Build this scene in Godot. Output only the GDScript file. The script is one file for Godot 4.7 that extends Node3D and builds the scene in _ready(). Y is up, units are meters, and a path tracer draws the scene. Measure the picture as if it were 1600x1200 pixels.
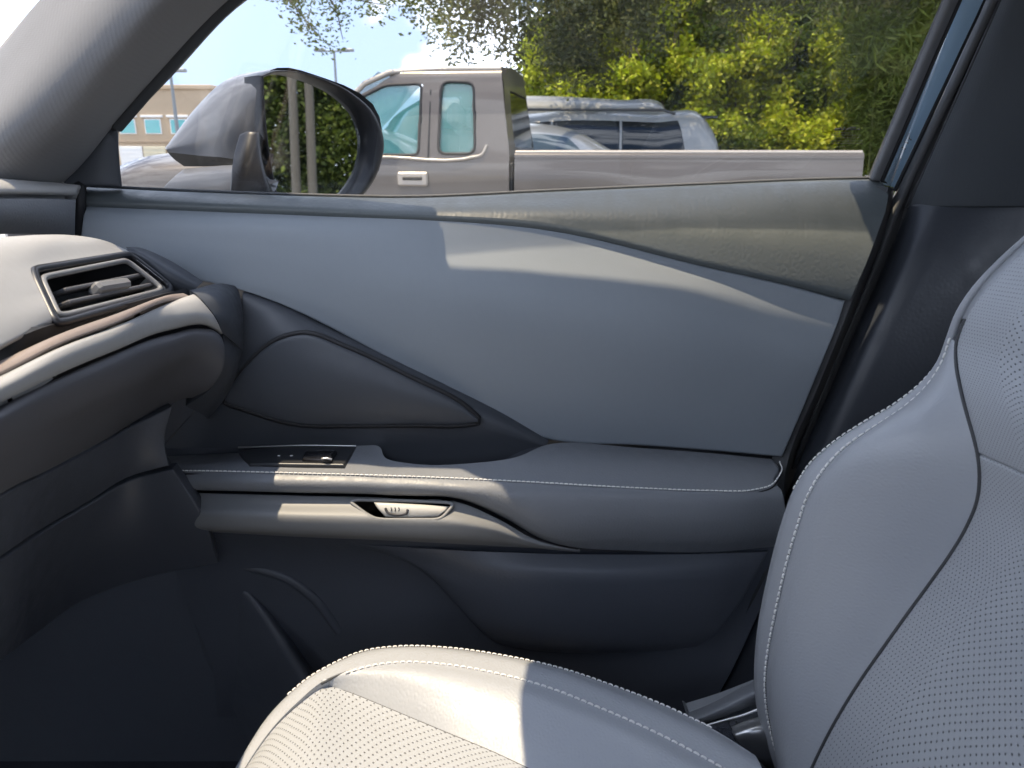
extends Node3D

# The photographer sits in the driver's seat (eye EYE above the ground), looking at the passenger door: x runs to the rear of the car, y up, -z towards the passenger side.
const EYE := 1.25
const PITCH := 17.0
const F := 1200.0
var M := {}
var rng := RandomNumberGenerator.new()
var used := {}
var car: Node3D

# ---------- survey: where a sight line meets a plane of the place ----------
func sight(u: float, v: float) -> Vector3:
	var d := Vector3((u - 800.0) / F, (600.0 - v) / F, -1.0)
	return d.rotated(Vector3.RIGHT, deg_to_rad(-PITCH))

func at(u: float, v: float, z: float) -> Vector3:
	var d := sight(u, v)
	return Vector3(0, EYE, 0) + d * (z / -d.z)

func aty(u: float, v: float, y: float) -> Vector3:
	var d := sight(u, v)
	return Vector3(0, EYE, 0) + d * (y / d.y)

func atx(u: float, v: float, x: float) -> Vector3:
	var d := sight(u, v)
	return Vector3(0, EYE, 0) + d * (x / d.x)

func atp(u: float, v: float, o: Vector3, n: Vector3) -> Vector3:
	var d := sight(u, v)
	var e := Vector3(0, EYE, 0)
	return e + d * ((o - e).dot(n) / d.dot(n))

func seen_at(p: Vector3) -> Vector2:
	var q := (p - Vector3(0, EYE, 0)).rotated(Vector3.RIGHT, deg_to_rad(PITCH))
	return Vector2(800 + F * q.x / -q.z, 600 - F * q.y / -q.z)

func zrow(flat: Array) -> Array:
	var r := []
	for i in range(0, flat.size(), 3):
		r.append(at(flat[i], flat[i + 1], flat[i + 2]))
	return r

func yrow(flat: Array) -> Array:
	var r := []
	for i in range(0, flat.size(), 3):
		r.append(aty(flat[i], flat[i + 1], flat[i + 2]))
	return r

func xrow(flat: Array) -> Array:
	var r := []
	for i in range(0, flat.size(), 3):
		r.append(atx(flat[i], flat[i + 1], flat[i + 2]))
	return r

# ---------- naming ----------
func numbered(called: String) -> String:
	if not used.has(called):
		used[called] = 0
		return called
	used[called] += 1
	return "%s_%03d" % [called, used[called]]

func thing(called: String, label: String, category: String, where := Vector3.ZERO, turn := 0.0, group := "") -> Node3D:
	var o := Node3D.new()
	o.name = numbered(called)
	add_child(o)
	o.position = where
	o.rotation.y = turn
	tag(o, label, category, group)
	return o

# a part of the car that has pieces of its own
func assembly(called: String, where: Vector3, label := "") -> Node3D:
	var o := Node3D.new()
	o.name = called
	car.add_child(o, true)
	o.position = where - car.position
	if label: o.set_meta("label", label)
	return o

func tag(o: Node, label: String, category: String, group := "", kind := "") -> void:
	if label: o.set_meta("label", label)
	if category: o.set_meta("category", category)
	if group: o.set_meta("group", group)
	if kind: o.set_meta("kind", kind)

func put(called: String, mesh: Mesh, material: Material, parent: Node = self) -> MeshInstance3D:
	var o := MeshInstance3D.new()
	var count := 0
	for c in parent.get_children():
		if c.name == called or str(c.name).begins_with(called + "_0"):
			count += 1
	o.name = called if count == 0 else "%s_%03d" % [called, count]
	o.mesh = mesh
	o.material_override = material
	parent.add_child(o, true)
	# points are surveyed in the place's own axes
	if parent != self and not parent.has_meta("own_axes"):
		o.transform = placed_at(parent).affine_inverse()
	return o

func placed_at(o: Node3D) -> Transform3D:
	var t := Transform3D()
	while o != self:
		t = o.transform * t
		o = o.get_parent()
	return t

func piece(called: String, a: Dictionary, material: Material, parent: Node = self) -> MeshInstance3D:
	return put(called, commit(a), material, parent)

# ---------- curves and meshes ----------
func spline(p: Array, t: float) -> Vector3:
	var n := p.size()
	if n == 1: return p[0]
	var i := clampi(int(floor(t)), 0, n - 2)
	var f := clampf(t - i, 0.0, 1.0)
	var a: Vector3 = p[i]
	var b: Vector3 = p[i + 1]
	var h := maxf(a.distance_to(b), 1e-6)
	var ma := (b - a) / h
	var mb := ma
	if i > 0:
		var z: Vector3 = p[i - 1]
		var g := maxf(z.distance_to(a), 1e-6)
		ma = ((b - a) / h * g + (a - z) / g * h) / (g + h)
	if i < n - 2:
		var c: Vector3 = p[i + 2]
		var g2 := maxf(b.distance_to(c), 1e-6)
		mb = ((b - a) / h * g2 + (c - b) / g2 * h) / (g2 + h)
	var f2 := f * f
	var f3 := f2 * f
	return a * (2 * f3 - 3 * f2 + 1) + ma * h * (f3 - 2 * f2 + f) + b * (3 * f2 - 2 * f3) + mb * h * (f3 - f2)

func smooth(p: Array, n: int) -> Array:
	var r := []
	for i in n:
		r.append(spline(p, float(i) / (n - 1) * (p.size() - 1)))
	return r

# straight runs with small rounded corners, closed
func cornered(p: Array, r: float) -> Array:
	var o := []
	var m := p.size()
	for i in m:
		var a: Vector3 = p[(i - 1 + m) % m]
		var b: Vector3 = p[i]
		var c: Vector3 = p[(i + 1) % m]
		var q0 := b.move_toward(a, minf(r, a.distance_to(b) * 0.45))
		var q1 := b.move_toward(c, minf(r, c.distance_to(b) * 0.45))
		for k in 5:
			var f := k / 4.0
			o.append(q0.lerp(b, f).lerp(b.lerp(q1, f), f))
	return o

# points about evenly spaced along a smooth curve
func paced(p: Array, step: float) -> Array:
	var fine := smooth(p, p.size() * 16)
	var r := [fine[0]]
	var left := step
	for i in range(1, fine.size()):
		var a: Vector3 = fine[i - 1]
		var b: Vector3 = fine[i]
		var l := a.distance_to(b)
		while l >= left and l > 0:
			a = a.lerp(b, left / l)
			r.append(a)
			l = a.distance_to(b)
			left = step
		left -= l
	return r

func fresh() -> Dictionary:
	return {"v": PackedVector3Array(), "n": PackedVector3Array(), "t": PackedVector2Array(), "i": PackedInt32Array(), "c": PackedColorArray()}

func commit(a: Dictionary) -> ArrayMesh:
	var arrays := []
	arrays.resize(Mesh.ARRAY_MAX)
	arrays[Mesh.ARRAY_VERTEX] = a.v
	arrays[Mesh.ARRAY_NORMAL] = a.n
	if a.t.size() == a.v.size(): arrays[Mesh.ARRAY_TEX_UV] = a.t
	if a.c.size() == a.v.size(): arrays[Mesh.ARRAY_COLOR] = a.c
	arrays[Mesh.ARRAY_INDEX] = a.i
	var m := ArrayMesh.new()
	m.add_surface_from_arrays(Mesh.PRIMITIVE_TRIANGLES, arrays)
	return m

func quad_grid(a: Dictionary, g: Array, nrm: Array, uv: Array, skip := PackedVector2Array(), gone = null) -> void:
	var base: int = a.v.size()
	var ny := g.size()
	var nx: int = g[0].size()
	for j in ny:
		for i in nx:
			a.v.append(g[j][i])
			a.n.append(nrm[j][i])
			a.t.append(uv[j][i] if uv else Vector2.ZERO)
	for j in ny - 1:
		for i in nx - 1:
			var p: Vector3 = g[j][i]
			var q: Vector3 = g[j][i + 1]
			var r: Vector3 = g[j + 1][i + 1]
			var s: Vector3 = g[j + 1][i]
			if skip.size() and Geometry2D.is_point_in_polygon(seen_at((p + q + r + s) / 4), skip):
				continue
			if gone != null and gone.call((p + q + r + s) / 4):
				continue
			var geo := (r - p).cross(s - q)
			var k := base + j * nx + i
			if geo.dot(nrm[j][i] + nrm[j + 1][i + 1]) > 0:
				a.i.append_array([k, k + nx + 1, k + 1, k, k + nx, k + nx + 1])
			else:
				a.i.append_array([k, k + 1, k + nx + 1, k, k + nx + 1, k + nx])

func grid_normals(g: Array, flip: bool) -> Array:
	var ny := g.size()
	var nx: int = g[0].size()
	var out := []
	for j in ny:
		var row := []
		for i in nx:
			var du: Vector3 = g[j][mini(i + 1, nx - 1)] - g[j][maxi(i - 1, 0)]
			var dv: Vector3 = g[mini(j + 1, ny - 1)][i] - g[maxi(j - 1, 0)][i]
			if du.length() < 1e-5: # a pinched corner: look one row further in
				var jj := clampi(j + (1 if j < ny / 2 else -1), 0, ny - 1)
				du = g[jj][mini(i + 1, nx - 1)] - g[jj][maxi(i - 1, 0)]
			if dv.length() < 1e-5:
				var ii := clampi(i + (1 if i < nx / 2 else -1), 0, nx - 1)
				dv = g[mini(j + 1, ny - 1)][ii] - g[maxi(j - 1, 0)][ii]
			var n := du.cross(dv).normalized()
			row.append(-n if flip else n)
		out.append(row)
	return out

# A sheet lofted through rows of points, with rounded edges (radius r on the sides named in edge) and a return of depth thick all round.
# opt: r, thick, edge "tblr", ref (a point the front looks towards) or out (a point it looks away from), hole (outline as seen), uvs
func panel(rows: Array, nu: int, nv: int, opt := {}) -> Dictionary:
	var r: float = opt.get("r", 0.0)
	var thick: float = opt.get("thick", 0.012)
	var edge: String = opt.get("edge", "tblr")
	var m: int = rows[0].size() - 1
	var k: int = rows.size() - 1
	var lu := 0.0
	var lv := 0.0
	var mid: Array = rows[k / 2]
	for i in m: lu += mid[i].distance_to(mid[i + 1])
	for j in k: lv += rows[j][m / 2].distance_to(rows[j + 1][m / 2])
	var su := spread(nu, clampf(r / maxf(lu, 1e-4), 0, 0.2), r > 0 and "l" in edge, r > 0 and "r" in edge)
	var sv := spread(nv, clampf(r / maxf(lv, 1e-4), 0, 0.3), r > 0 and "t" in edge, r > 0 and "b" in edge)
	var first := []
	for row in rows:
		var o := []
		for s in su: o.append(spline(row, s * m))
		first.append(o)
	var g := []
	for t in sv: g.append([])
	for i in su.size():
		var column := []
		for j in rows.size(): column.append(first[j][i])
		for j in sv.size(): g[j].append(spline(column, sv[j] * k))
	var nx := su.size()
	var ny := sv.size()
	var nrm := grid_normals(g, false)
	var c: Vector3 = g[ny / 2][nx / 2]
	var want: Vector3 = (c - opt.out) if opt.has("out") else (opt.get("ref", Vector3(0, EYE, 0)) - c)
	if want.dot(nrm[ny / 2][nx / 2]) < 0: nrm = grid_normals(g, true)
	var low := []
	for j in ny: low.append(g[j].duplicate())
	if r > 0:
		# arc lengths for the rounding
		for j in ny:
			for i in nx:
				var d := INF
				if "l" in edge: d = minf(d, along(g[j], i, true, r))
				if "r" in edge: d = minf(d, along(g[j], i, false, r))
				if "t" in edge: d = minf(d, along_column(g, i, j, true, r))
				if "b" in edge: d = minf(d, along_column(g, i, j, false, r))
				if d < r:
					var x := 1.0 - d / r
					low[j][i] = g[j][i] - nrm[j][i] * r * (1.0 - sqrt(maxf(0, 1.0 - x * x)))
	var nn := grid_normals(low, false)
	if nn[ny / 2][nx / 2].dot(nrm[ny / 2][nx / 2]) < 0: nn = grid_normals(low, true)
	var uv := []
	for j in ny:
		var row := []
		for i in nx: row.append(Vector2(su[i] * lu, sv[j] * lv))
		uv.append(row)
	var a := fresh()
	quad_grid(a, low, nn, uv, opt.get("hole", PackedVector2Array()), opt.get("gone"))
	if thick > 0:
		var ring := []
		for i in nx: ring.append([0, i])
		for j in range(1, ny): ring.append([j, nx - 1])
		for i in range(nx - 2, -1, -1): ring.append([ny - 1, i])
		for j in range(ny - 2, -1, -1): ring.append([j, 0])
		var centre := Vector3.ZERO
		for e in ring: centre += low[e[0]][e[1]]
		centre /= ring.size()
		var top := []
		var bottom := []
		var side := []
		for q in ring.size():
			var e: Array = ring[q]
			var p: Vector3 = low[e[0]][e[1]]
			var e0: Array = ring[maxi(q - 1, 0)]
			var e1: Array = ring[mini(q + 1, ring.size() - 1)]
			var n: Vector3 = nrm[e[0]][e[1]]
			var outward: Vector3 = (low[e1[0]][e1[1]] - low[e0[0]][e0[1]]).cross(n).normalized()
			if outward.dot(p - centre) < 0: outward = -outward
			top.append(p)
			bottom.append(p - n * thick)
			side.append(outward)
		quad_grid(a, [top, bottom], [side, side], [])
	return a

func along(row: Array, i: int, from_start: bool, stop: float) -> float:
	var d := 0.0
	if from_start:
		for q in range(i, 0, -1):
			d += row[q].distance_to(row[q - 1])
			if d > stop: break
	else:
		for q in range(i, row.size() - 1):
			d += row[q].distance_to(row[q + 1])
			if d > stop: break
	return d

func along_column(g: Array, i: int, j: int, from_start: bool, stop: float) -> float:
	var d := 0.0
	if from_start:
		for q in range(j, 0, -1):
			d += g[q][i].distance_to(g[q - 1][i])
			if d > stop: break
	else:
		for q in range(j, g.size() - 1):
			d += g[q][i].distance_to(g[q + 1][i])
			if d > stop: break
	return d

func spread(n: int, e: float, start: bool, finish: bool) -> Array:
	var s := []
	for i in n: s.append(float(i) / (n - 1))
	if e > 0:
		for f in [0.12, 0.35, 0.65, 1.0]:
			if start: s.append(e * f)
			if finish: s.append(1.0 - e * f)
	s.sort()
	var o := [s[0]]
	for x in s:
		if x - o[-1] > 1e-4: o.append(x)
	return o

func tube(a: Dictionary, p: Array, r: float, sides := 8, r2 := -1.0, closed := false) -> void:
	var g := []
	var nn := []
	var up := Vector3.UP
	var n := p.size()
	var t0: Vector3 = (p[1] - p[0]).normalized()
	if absf(t0.dot(up)) > 0.9: up = Vector3.RIGHT
	var side := t0.cross(up).normalized()
	for i in n:
		var t: Vector3 = (p[(i + 1) % n if closed else mini(i + 1, n - 1)] - p[(i - 1 + n) % n if closed else maxi(i - 1, 0)]).normalized()
		side = (side - t * side.dot(t)).normalized()
		var over := side.cross(t)
		var rr := r if r2 < 0 else lerpf(r, r2, float(i) / (n - 1))
		var row := []
		var nr := []
		for s in sides + 1:
			var w := TAU * s / sides
			var d := side * cos(w) + over * sin(w)
			row.append(p[i] + d * rr)
			nr.append(d)
		g.append(row)
		nn.append(nr)
	if closed:
		g.append(g[0])
		nn.append(nn[0])
	else:
		for e in [0, n - 1]: # caps
			var t: Vector3 = (p[0] - p[1]).normalized() if e == 0 else (p[n - 1] - p[n - 2]).normalized()
			var cap := []
			var point := []
			var nr := []
			for s in sides + 1:
				cap.append(g[e][s])
				point.append(p[e] + t * (r if r2 < 0 or e == 0 else r2) * 0.3)
				nr.append(t)
			quad_grid(a, [cap, point], [nr, nr], [])
	quad_grid(a, g, nn, [])

# a row of thread stitches along a curve
func stitches(p: Array, length: float, gap: float, r: float, lift: Vector3) -> Dictionary:
	var a := fresh()
	var pts := paced(p, (length + gap) / 2)
	for i in range(0, pts.size() - 1, 2):
		var q0: Vector3 = pts[i] + lift
		var q1: Vector3 = pts[i].lerp(pts[i + 1], 2 * length / (length + gap) * 0.98) + lift
		var dip := -lift.normalized() * r * 0.9
		tube(a, [q0 + dip, q0.lerp(q1, 0.2), q0.lerp(q1, 0.8), q1 + dip], r, 5)
	return a

func brick(a: Dictionary, t: Transform3D, size: Vector3, bevel := 0.0) -> void:
	# a box with chamfered edges
	var h := size / 2
	var b := minf(bevel, minf(h.x, minf(h.y, h.z)) * 0.99)
	var faces := [[Vector3.RIGHT, Vector3.UP, Vector3.BACK], [Vector3.LEFT, Vector3.UP, Vector3.BACK], [Vector3.UP, Vector3.RIGHT, Vector3.BACK], [Vector3.DOWN, Vector3.RIGHT, Vector3.BACK], [Vector3.BACK, Vector3.RIGHT, Vector3.UP], [Vector3.FORWARD, Vector3.RIGHT, Vector3.UP]]
	for f in faces:
		var n: Vector3 = f[0]
		var x: Vector3 = f[1]
		var y: Vector3 = f[2]
		var hx := absf(x.dot(h)) - b
		var hy := absf(y.dot(h)) - b
		var c := n * absf(n.dot(h))
		face4(a, t, [c - x * hx - y * hy, c + x * hx - y * hy, c + x * hx + y * hy, c - x * hx + y * hy], n)
	if b > 0:
		for e in [[Vector3.RIGHT, Vector3.UP, Vector3.BACK], [Vector3.RIGHT, Vector3.BACK, Vector3.UP], [Vector3.UP, Vector3.BACK, Vector3.RIGHT]]:
			for s1 in [-1.0, 1.0]:
				for s2 in [-1.0, 1.0]:
					var n1: Vector3 = e[0] * s1
					var n2: Vector3 = e[1] * s2
					var l: Vector3 = e[2] * (absf(e[2].dot(h)) - b)
					var p1: Vector3 = n1 * absf(n1.dot(h)) + n2 * (absf(n2.dot(h)) - b)
					var p2: Vector3 = n2 * absf(n2.dot(h)) + n1 * (absf(n1.dot(h)) - b)
					face4(a, t, [p1 - l, p1 + l, p2 + l, p2 - l], (n1 + n2).normalized())
		for sx in [-1.0, 1.0]:
			for sy in [-1.0, 1.0]:
				for sz in [-1.0, 1.0]:
					var n := Vector3(sx, sy, sz)
					var q := n * (h - Vector3(b, b, b))
					face4(a, t, [q + Vector3(sx * b, 0, 0), q + Vector3(0, sy * b, 0), q + Vector3(0, 0, sz * b), q + Vector3(0, 0, sz * b)], n.normalized())

func face4(a: Dictionary, t: Transform3D, p: Array, n: Vector3) -> void:
	var k: int = a.v.size()
	var nn := (t.basis * n).normalized()
	for q in p:
		a.v.append(t * q)
		a.n.append(nn)
		a.t.append(Vector2(q.x + q.z, q.y))
	var geo: Vector3 = (p[1] - p[0]).cross(p[2] - p[0])
	if geo.dot(n) > 0:
		a.i.append_array([k, k + 2, k + 1, k, k + 3, k + 2])
	else:
		a.i.append_array([k, k + 1, k + 2, k, k + 2, k + 3])

# a flat outline (points in space, all on one plane) given a thickness: front moved along n by lift, back by lift - thick
func slab(a: Dictionary, outline: Array, n: Vector3, thick: float, lift := 0.0) -> void:
	n = n.normalized()
	var x := n.cross(Vector3.UP if absf(n.y) < 0.9 else Vector3.RIGHT).normalized()
	var y := n.cross(x)
	var flat := PackedVector2Array()
	for p in outline: flat.append(Vector2(x.dot(p), y.dot(p)))
	var tri := Geometry2D.triangulate_polygon(flat)
	for side in [1, 0]:
		var k: int = a.v.size()
		var d := n * (lift if side else lift - thick)
		var nn := n if side else -n
		for p in outline:
			a.v.append(p + d)
			a.n.append(nn)
			a.t.append(Vector2(x.dot(p), y.dot(p)))
		for q in range(0, tri.size(), 3):
			var p0: Vector3 = outline[tri[q]]
			var geo: Vector3 = (outline[tri[q + 1]] - p0).cross(outline[tri[q + 2]] - p0)
			if geo.dot(nn) > 0:
				a.i.append_array([k + tri[q], k + tri[q + 2], k + tri[q + 1]])
			else:
				a.i.append_array([k + tri[q], k + tri[q + 1], k + tri[q + 2]])
	var c := Vector3.ZERO
	for p in outline: c += p
	c /= outline.size()
	for i in outline.size():
		var p0: Vector3 = outline[i]
		var p1: Vector3 = outline[(i + 1) % outline.size()]
		var o := (p1 - p0).cross(n).normalized()
		var area := 0.0
		for q in flat.size(): area += flat[q].cross(flat[(q + 1) % flat.size()])
		if area * x.cross(y).dot(n) < 0: o = -o
		face4(a, Transform3D(), [p0 + n * lift, p1 + n * lift, p1 + n * (lift - thick), p0 + n * (lift - thick)], o)

# ---------- materials ----------
func mat(c: Color, rough := 0.6, opt := {}) -> StandardMaterial3D:
	var m := StandardMaterial3D.new()
	m.albedo_color = c.linear_to_srgb()
	m.roughness = rough
	m.metallic_specular = opt.get("spec", 0.5)
	m.metallic = opt.get("metal", 0.0)
	if opt.has("coat"):
		m.clearcoat_enabled = true
		m.clearcoat = opt.coat
		m.clearcoat_roughness = 0.05
	if opt.has("bump"):
		m.heightmap_enabled = true
		m.heightmap_texture = opt.bump
		m.heightmap_scale = opt.get("deep", 0.05)
		if not opt.get("uv", false):
			m.uv1_triplanar = true
			m.uv1_world_triplanar = true
		m.uv1_scale = Vector3.ONE * opt.get("scale", 40.0)
	if opt.has("tex"):
		m.albedo_texture = opt.tex
		if not opt.get("uv", false):
			m.uv1_triplanar = true
			m.uv1_world_triplanar = true
		m.uv1_scale = Vector3.ONE * opt.get("scale", 40.0)
	if opt.has("wear"):
		m.roughness_texture = opt.wear
		m.roughness_texture_channel = BaseMaterial3D.TEXTURE_CHANNEL_RED
	if opt.has("sheen"):
		m.rim_enabled = true
		m.rim = opt.sheen
		m.rim_tint = 0.5
	if opt.get("vertex", false): m.vertex_color_use_as_albedo = true
	if opt.has("back"):
		m.backlight_enabled = true
		m.backlight = opt.back
	return m

func noise_tex(type: int, freq: float, octaves: int, size := 256, sd := 1, jitter := 1.0) -> NoiseTexture2D:
	var n := FastNoiseLite.new()
	n.noise_type = type
	n.frequency = freq
	n.fractal_octaves = octaves
	n.seed = sd
	n.cellular_jitter = jitter
	n.cellular_return_type = FastNoiseLite.RETURN_DISTANCE2_SUB
	var t := NoiseTexture2D.new()
	t.width = size
	t.height = size
	t.seamless = true
	t.noise = n
	return t

func image_tex(w: int, h: int, fn: Callable) -> ImageTexture:
	var im := Image.create(w, h, false, Image.FORMAT_RGB8)
	for y in h:
		for x in w:
			im.set_pixel(x, y, fn.call(x, y))
	return ImageTexture.create_from_image(im)

func pane(alpha: float, tint := Color(1, 1, 1)) -> StandardMaterial3D:
	var m := StandardMaterial3D.new()
	m.transparency = BaseMaterial3D.TRANSPARENCY_ALPHA
	m.albedo_color = Color(tint.r, tint.g, tint.b, alpha)
	m.roughness = 0.02
	return m

func grey(v: float, warm := 0.0) -> Color:
	return Color(v * (1 + warm), v, v * (1 - warm))

const SUN_TO := Vector3(-0.25, 1.0, 0.085)

func _ready() -> void:
	rng.seed = 7
	var cam := Camera3D.new()
	cam.name = "camera"
	cam.fov = 53.13
	cam.near = 0.02
	cam.far = 600.0
	cam.position = Vector3(0, EYE, 0)
	cam.rotation_degrees.x = -PITCH
	add_child(cam)
	var env := Environment.new()
	env.background_mode = Environment.BG_SKY
	env.tonemap_mode = Environment.TONE_MAPPER_LINEAR
	env.tonemap_exposure = 2.05
	env.sdfgi_enabled = true
	env.ssao_enabled = true
	env.ssil_enabled = true
	var sky := Sky.new()
	var sm := PanoramaSkyMaterial.new()
	sm.panorama = sky_picture()
	sky.sky_material = sm
	env.sky = sky
	var we := WorldEnvironment.new()
	we.name = "world_environment"
	we.environment = env
	var lens := CameraAttributesPhysical.new()
	lens.frustum_focal_length = 24.0
	lens.exposure_aperture = 10.0
	lens.frustum_focus_distance = 1.05
	we.camera_attributes = lens
	add_child(we)
	var sun := DirectionalLight3D.new()
	sun.name = "sun"
	sun.light_energy = 1.5
	sun.light_color = Color(1.0, 0.92, 0.79)
	sun.light_angular_distance = 0.5
	sun.shadow_enabled = true
	add_child(sun)
	sun.look_at_from_position(Vector3.ZERO, -SUN_TO, Vector3.FORWARD)
	materials()
	ground_and_buildings()
	car_body()
	car_door()
	dashboard()
	pillars()
	seat()
	side_mirror()
	pickup_truck()
	parked_cars()
	greenery()

# blue sky with heaps of fair-weather cloud, all round
func sky_picture() -> ImageTexture:
	var w := 1536
	var h := 768
	var n := FastNoiseLite.new()
	n.noise_type = FastNoiseLite.TYPE_SIMPLEX_SMOOTH
	n.seed = 11
	n.frequency = 1.0
	n.fractal_octaves = 6
	n.fractal_gain = 0.52
	var im := Image.create(w, h, false, Image.FORMAT_RGBF)
	var sun := SUN_TO.normalized()
	for y in h:
		var el := (0.5 - (y + 0.5) / h) * PI
		var sy := sin(el)
		var cy := cos(el)
		var k := pow(1.0 - clampf(sy, 0, 1), 3.0)
		var base := Color(0.08, 0.20, 0.54).lerp(Color(0.11, 0.26, 0.49), k)
		for x in w:
			if sy < -0.02:
				im.set_pixel(x, y, Color(0.22, 0.21, 0.19))
				continue
			var az := (x + 0.5) / w * TAU - PI
			var d := Vector3(sin(az) * cy, sy, -cos(az) * cy)
			var q := d * Vector3(3.4, 6.0, 3.4) + Vector3(4.3, 0.2, 1.7)
			var v := n.get_noise_3dv(q) + 0.065
			var cover := smoothstep(-0.01, 0.09, v)
			var c := base
			if cover > 0:
				var lit := n.get_noise_3dv(q + sun * 0.22)
				var shade := clampf(0.62 + (v - lit) * 1.6 + v * 0.5, 0.45, 1.0)
				var cloud := Color(1.5, 1.75, 2.2).lerp(Color(2.5, 2.72, 3.15), shade) * (0.45 + 0.55 * shade)
				c = base.lerp(cloud, cover)
			im.set_pixel(x, y, c)
	return ImageTexture.create_from_image(im)

func materials() -> void:
	var grain := noise_tex(FastNoiseLite.TYPE_CELLULAR, 0.11, 1, 256, 3)
	var fine := noise_tex(FastNoiseLite.TYPE_SIMPLEX_SMOOTH, 0.09, 4, 256, 5)
	var broad := noise_tex(FastNoiseLite.TYPE_SIMPLEX_SMOOTH, 0.012, 4, 256, 8)
	var wear := noise_tex(FastNoiseLite.TYPE_SIMPLEX_SMOOTH, 0.02, 5, 256, 17)
	var ramp := Gradient.new()
	ramp.set_color(0, Color(0.62, 0.62, 0.62))
	ramp.set_color(1, Color(1, 1, 1))
	wear.color_ramp = ramp
	var weave := image_tex(64, 64, func(x, y):
		var a := sin(x * TAU / 8.0) * (0.6 + 0.4 * sin(y * TAU / 4.0 + (PI if (x / 4) % 2 else 0.0)))
		var v := clampf(0.5 + 0.3 * a + rng.randf_range(-0.2, 0.2), 0, 1)
		return Color(v, v, v))
	var holes := image_tex(128, 128, func(x, y):
		var v := 1.0
		for c in [Vector2(32, 32), Vector2(96, 96)]:
			var d := Vector2(x + 0.5, y + 0.5).distance_to(c)
			v = minf(v, smoothstep(9.0, 17.0, d))
		return Color(v, v, v))
	var hole_tint := image_tex(128, 128, func(x, y):
		var v := 1.0
		for c in [Vector2(32, 32), Vector2(96, 96)]:
			v = minf(v, smoothstep(8.0, 14.0, Vector2(x + 0.5, y + 0.5).distance_to(c)))
		var g := lerpf(0.58, 1.0, v)
		return Color(g, g, g))
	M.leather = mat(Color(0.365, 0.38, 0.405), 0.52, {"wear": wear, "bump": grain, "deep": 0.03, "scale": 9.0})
	M.perforated = mat(Color(0.39, 0.405, 0.425), 0.5, {"bump": holes, "deep": 0.08, "scale": 118.0, "uv": true, "tex": hole_tint})
	M.armrest = mat(Color(0.185, 0.195, 0.212), 0.55, {"wear": wear, "bump": grain, "deep": 0.025, "scale": 9.0})
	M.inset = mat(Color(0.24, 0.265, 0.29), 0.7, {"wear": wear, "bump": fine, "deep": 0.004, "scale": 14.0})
	M.grip = mat(Color(0.205, 0.21, 0.215), 0.5, {"bump": fine, "deep": 0.006, "scale": 16.0})
	M.dark = mat(Color(0.088, 0.1, 0.102), 0.56, {"wear": wear, "bump": grain, "deep": 0.03, "scale": 5.0})
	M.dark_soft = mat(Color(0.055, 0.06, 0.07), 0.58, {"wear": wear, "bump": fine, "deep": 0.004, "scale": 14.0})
	M.lower = mat(Color(0.075, 0.082, 0.098), 0.52, {"wear": wear, "bump": grain, "deep": 0.015, "scale": 6.0})
	M.black = mat(Color(0.012, 0.012, 0.014), 0.6)
	M.gloss_black = mat(Color(0.01, 0.01, 0.012), 0.12, {"coat": 0.6})
	M.rubber = mat(Color(0.05, 0.052, 0.055), 0.6)
	M.seal_grey = mat(Color(0.11, 0.112, 0.115), 0.7, {"bump": weave, "deep": 0.01, "scale": 60.0})
	M.pad = mat(Color(0.36, 0.355, 0.345), 0.65, {"wear": wear, "bump": fine, "deep": 0.006, "scale": 16.0})
	M.dash_low = mat(Color(0.09, 0.09, 0.098), 0.55, {"bump": fine, "deep": 0.006, "scale": 16.0})
	M.wood = mat(Color(0.26, 0.21, 0.18), 0.5, {"bump": noise_tex(FastNoiseLite.TYPE_SIMPLEX_SMOOTH, 0.05, 3, 256, 9), "deep": 0.01, "scale": 20.0})
	M.cloth = mat(Color(0.17, 0.17, 0.172), 0.95, {"bump": weave, "deep": 0.045, "scale": 26.0, "sheen": 0.3})
	M.cloth_dark = mat(Color(0.05, 0.055, 0.06), 0.95, {"bump": weave, "deep": 0.03, "scale": 30.0})
	M.headliner = mat(Color(0.05, 0.05, 0.052), 0.95, {"bump": weave, "deep": 0.03, "scale": 30.0})
	M.thread = mat(Color(0.82, 0.81, 0.78), 0.7)
	M.chrome = mat(Color(0.75, 0.75, 0.76), 0.18, {"metal": 1.0})
	M.grey_plastic = mat(Color(0.2, 0.2, 0.2), 0.38)
	M.rim_black = mat(Color(0.015, 0.015, 0.018), 0.35)
	M.plate = mat(Color(0.03, 0.032, 0.036), 0.34)
	M.satin = mat(Color(0.5, 0.5, 0.5), 0.32, {"metal": 0.9})
	M.cream = mat(Color(0.5, 0.49, 0.46), 0.4)
	M.white = mat(Color(0.75, 0.75, 0.73), 0.5)
	M.print_dark = mat(Color(0.06, 0.06, 0.065), 0.6)
	M.carpet = mat(Color(0.038, 0.042, 0.055), 1.0, {"bump": noise_tex(FastNoiseLite.TYPE_VALUE, 0.35, 2, 256, 4), "deep": 0.3, "scale": 12.0})
	M.glass = pane(0.03, Color(0.8, 0.95, 0.9))
	M.screen_glass = pane(0.14, Color(0.03, 0.05, 0.045))
	M.door_glass = pane(0.24, Color(0.03, 0.05, 0.045))
	M.pillar = mat(Color(0.03, 0.034, 0.042), 0.52, {"wear": wear, "bump": grain, "deep": 0.015, "scale": 6.0})
	M.tinted = pane(0.12, Color(0.3, 0.55, 0.55))
	M.truck_glass = pane(0.3, Color(0.35, 0.62, 0.6))  # teal haze put into the glass for what it reflects
	M.mirror = mat(Color(0.80, 0.82, 0.80), 0.015, {"metal": 1.0})
	M.paint_grey = mat(Color(0.16, 0.165, 0.18), 0.42, {"metal": 0.1, "coat": 0.25})
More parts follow.
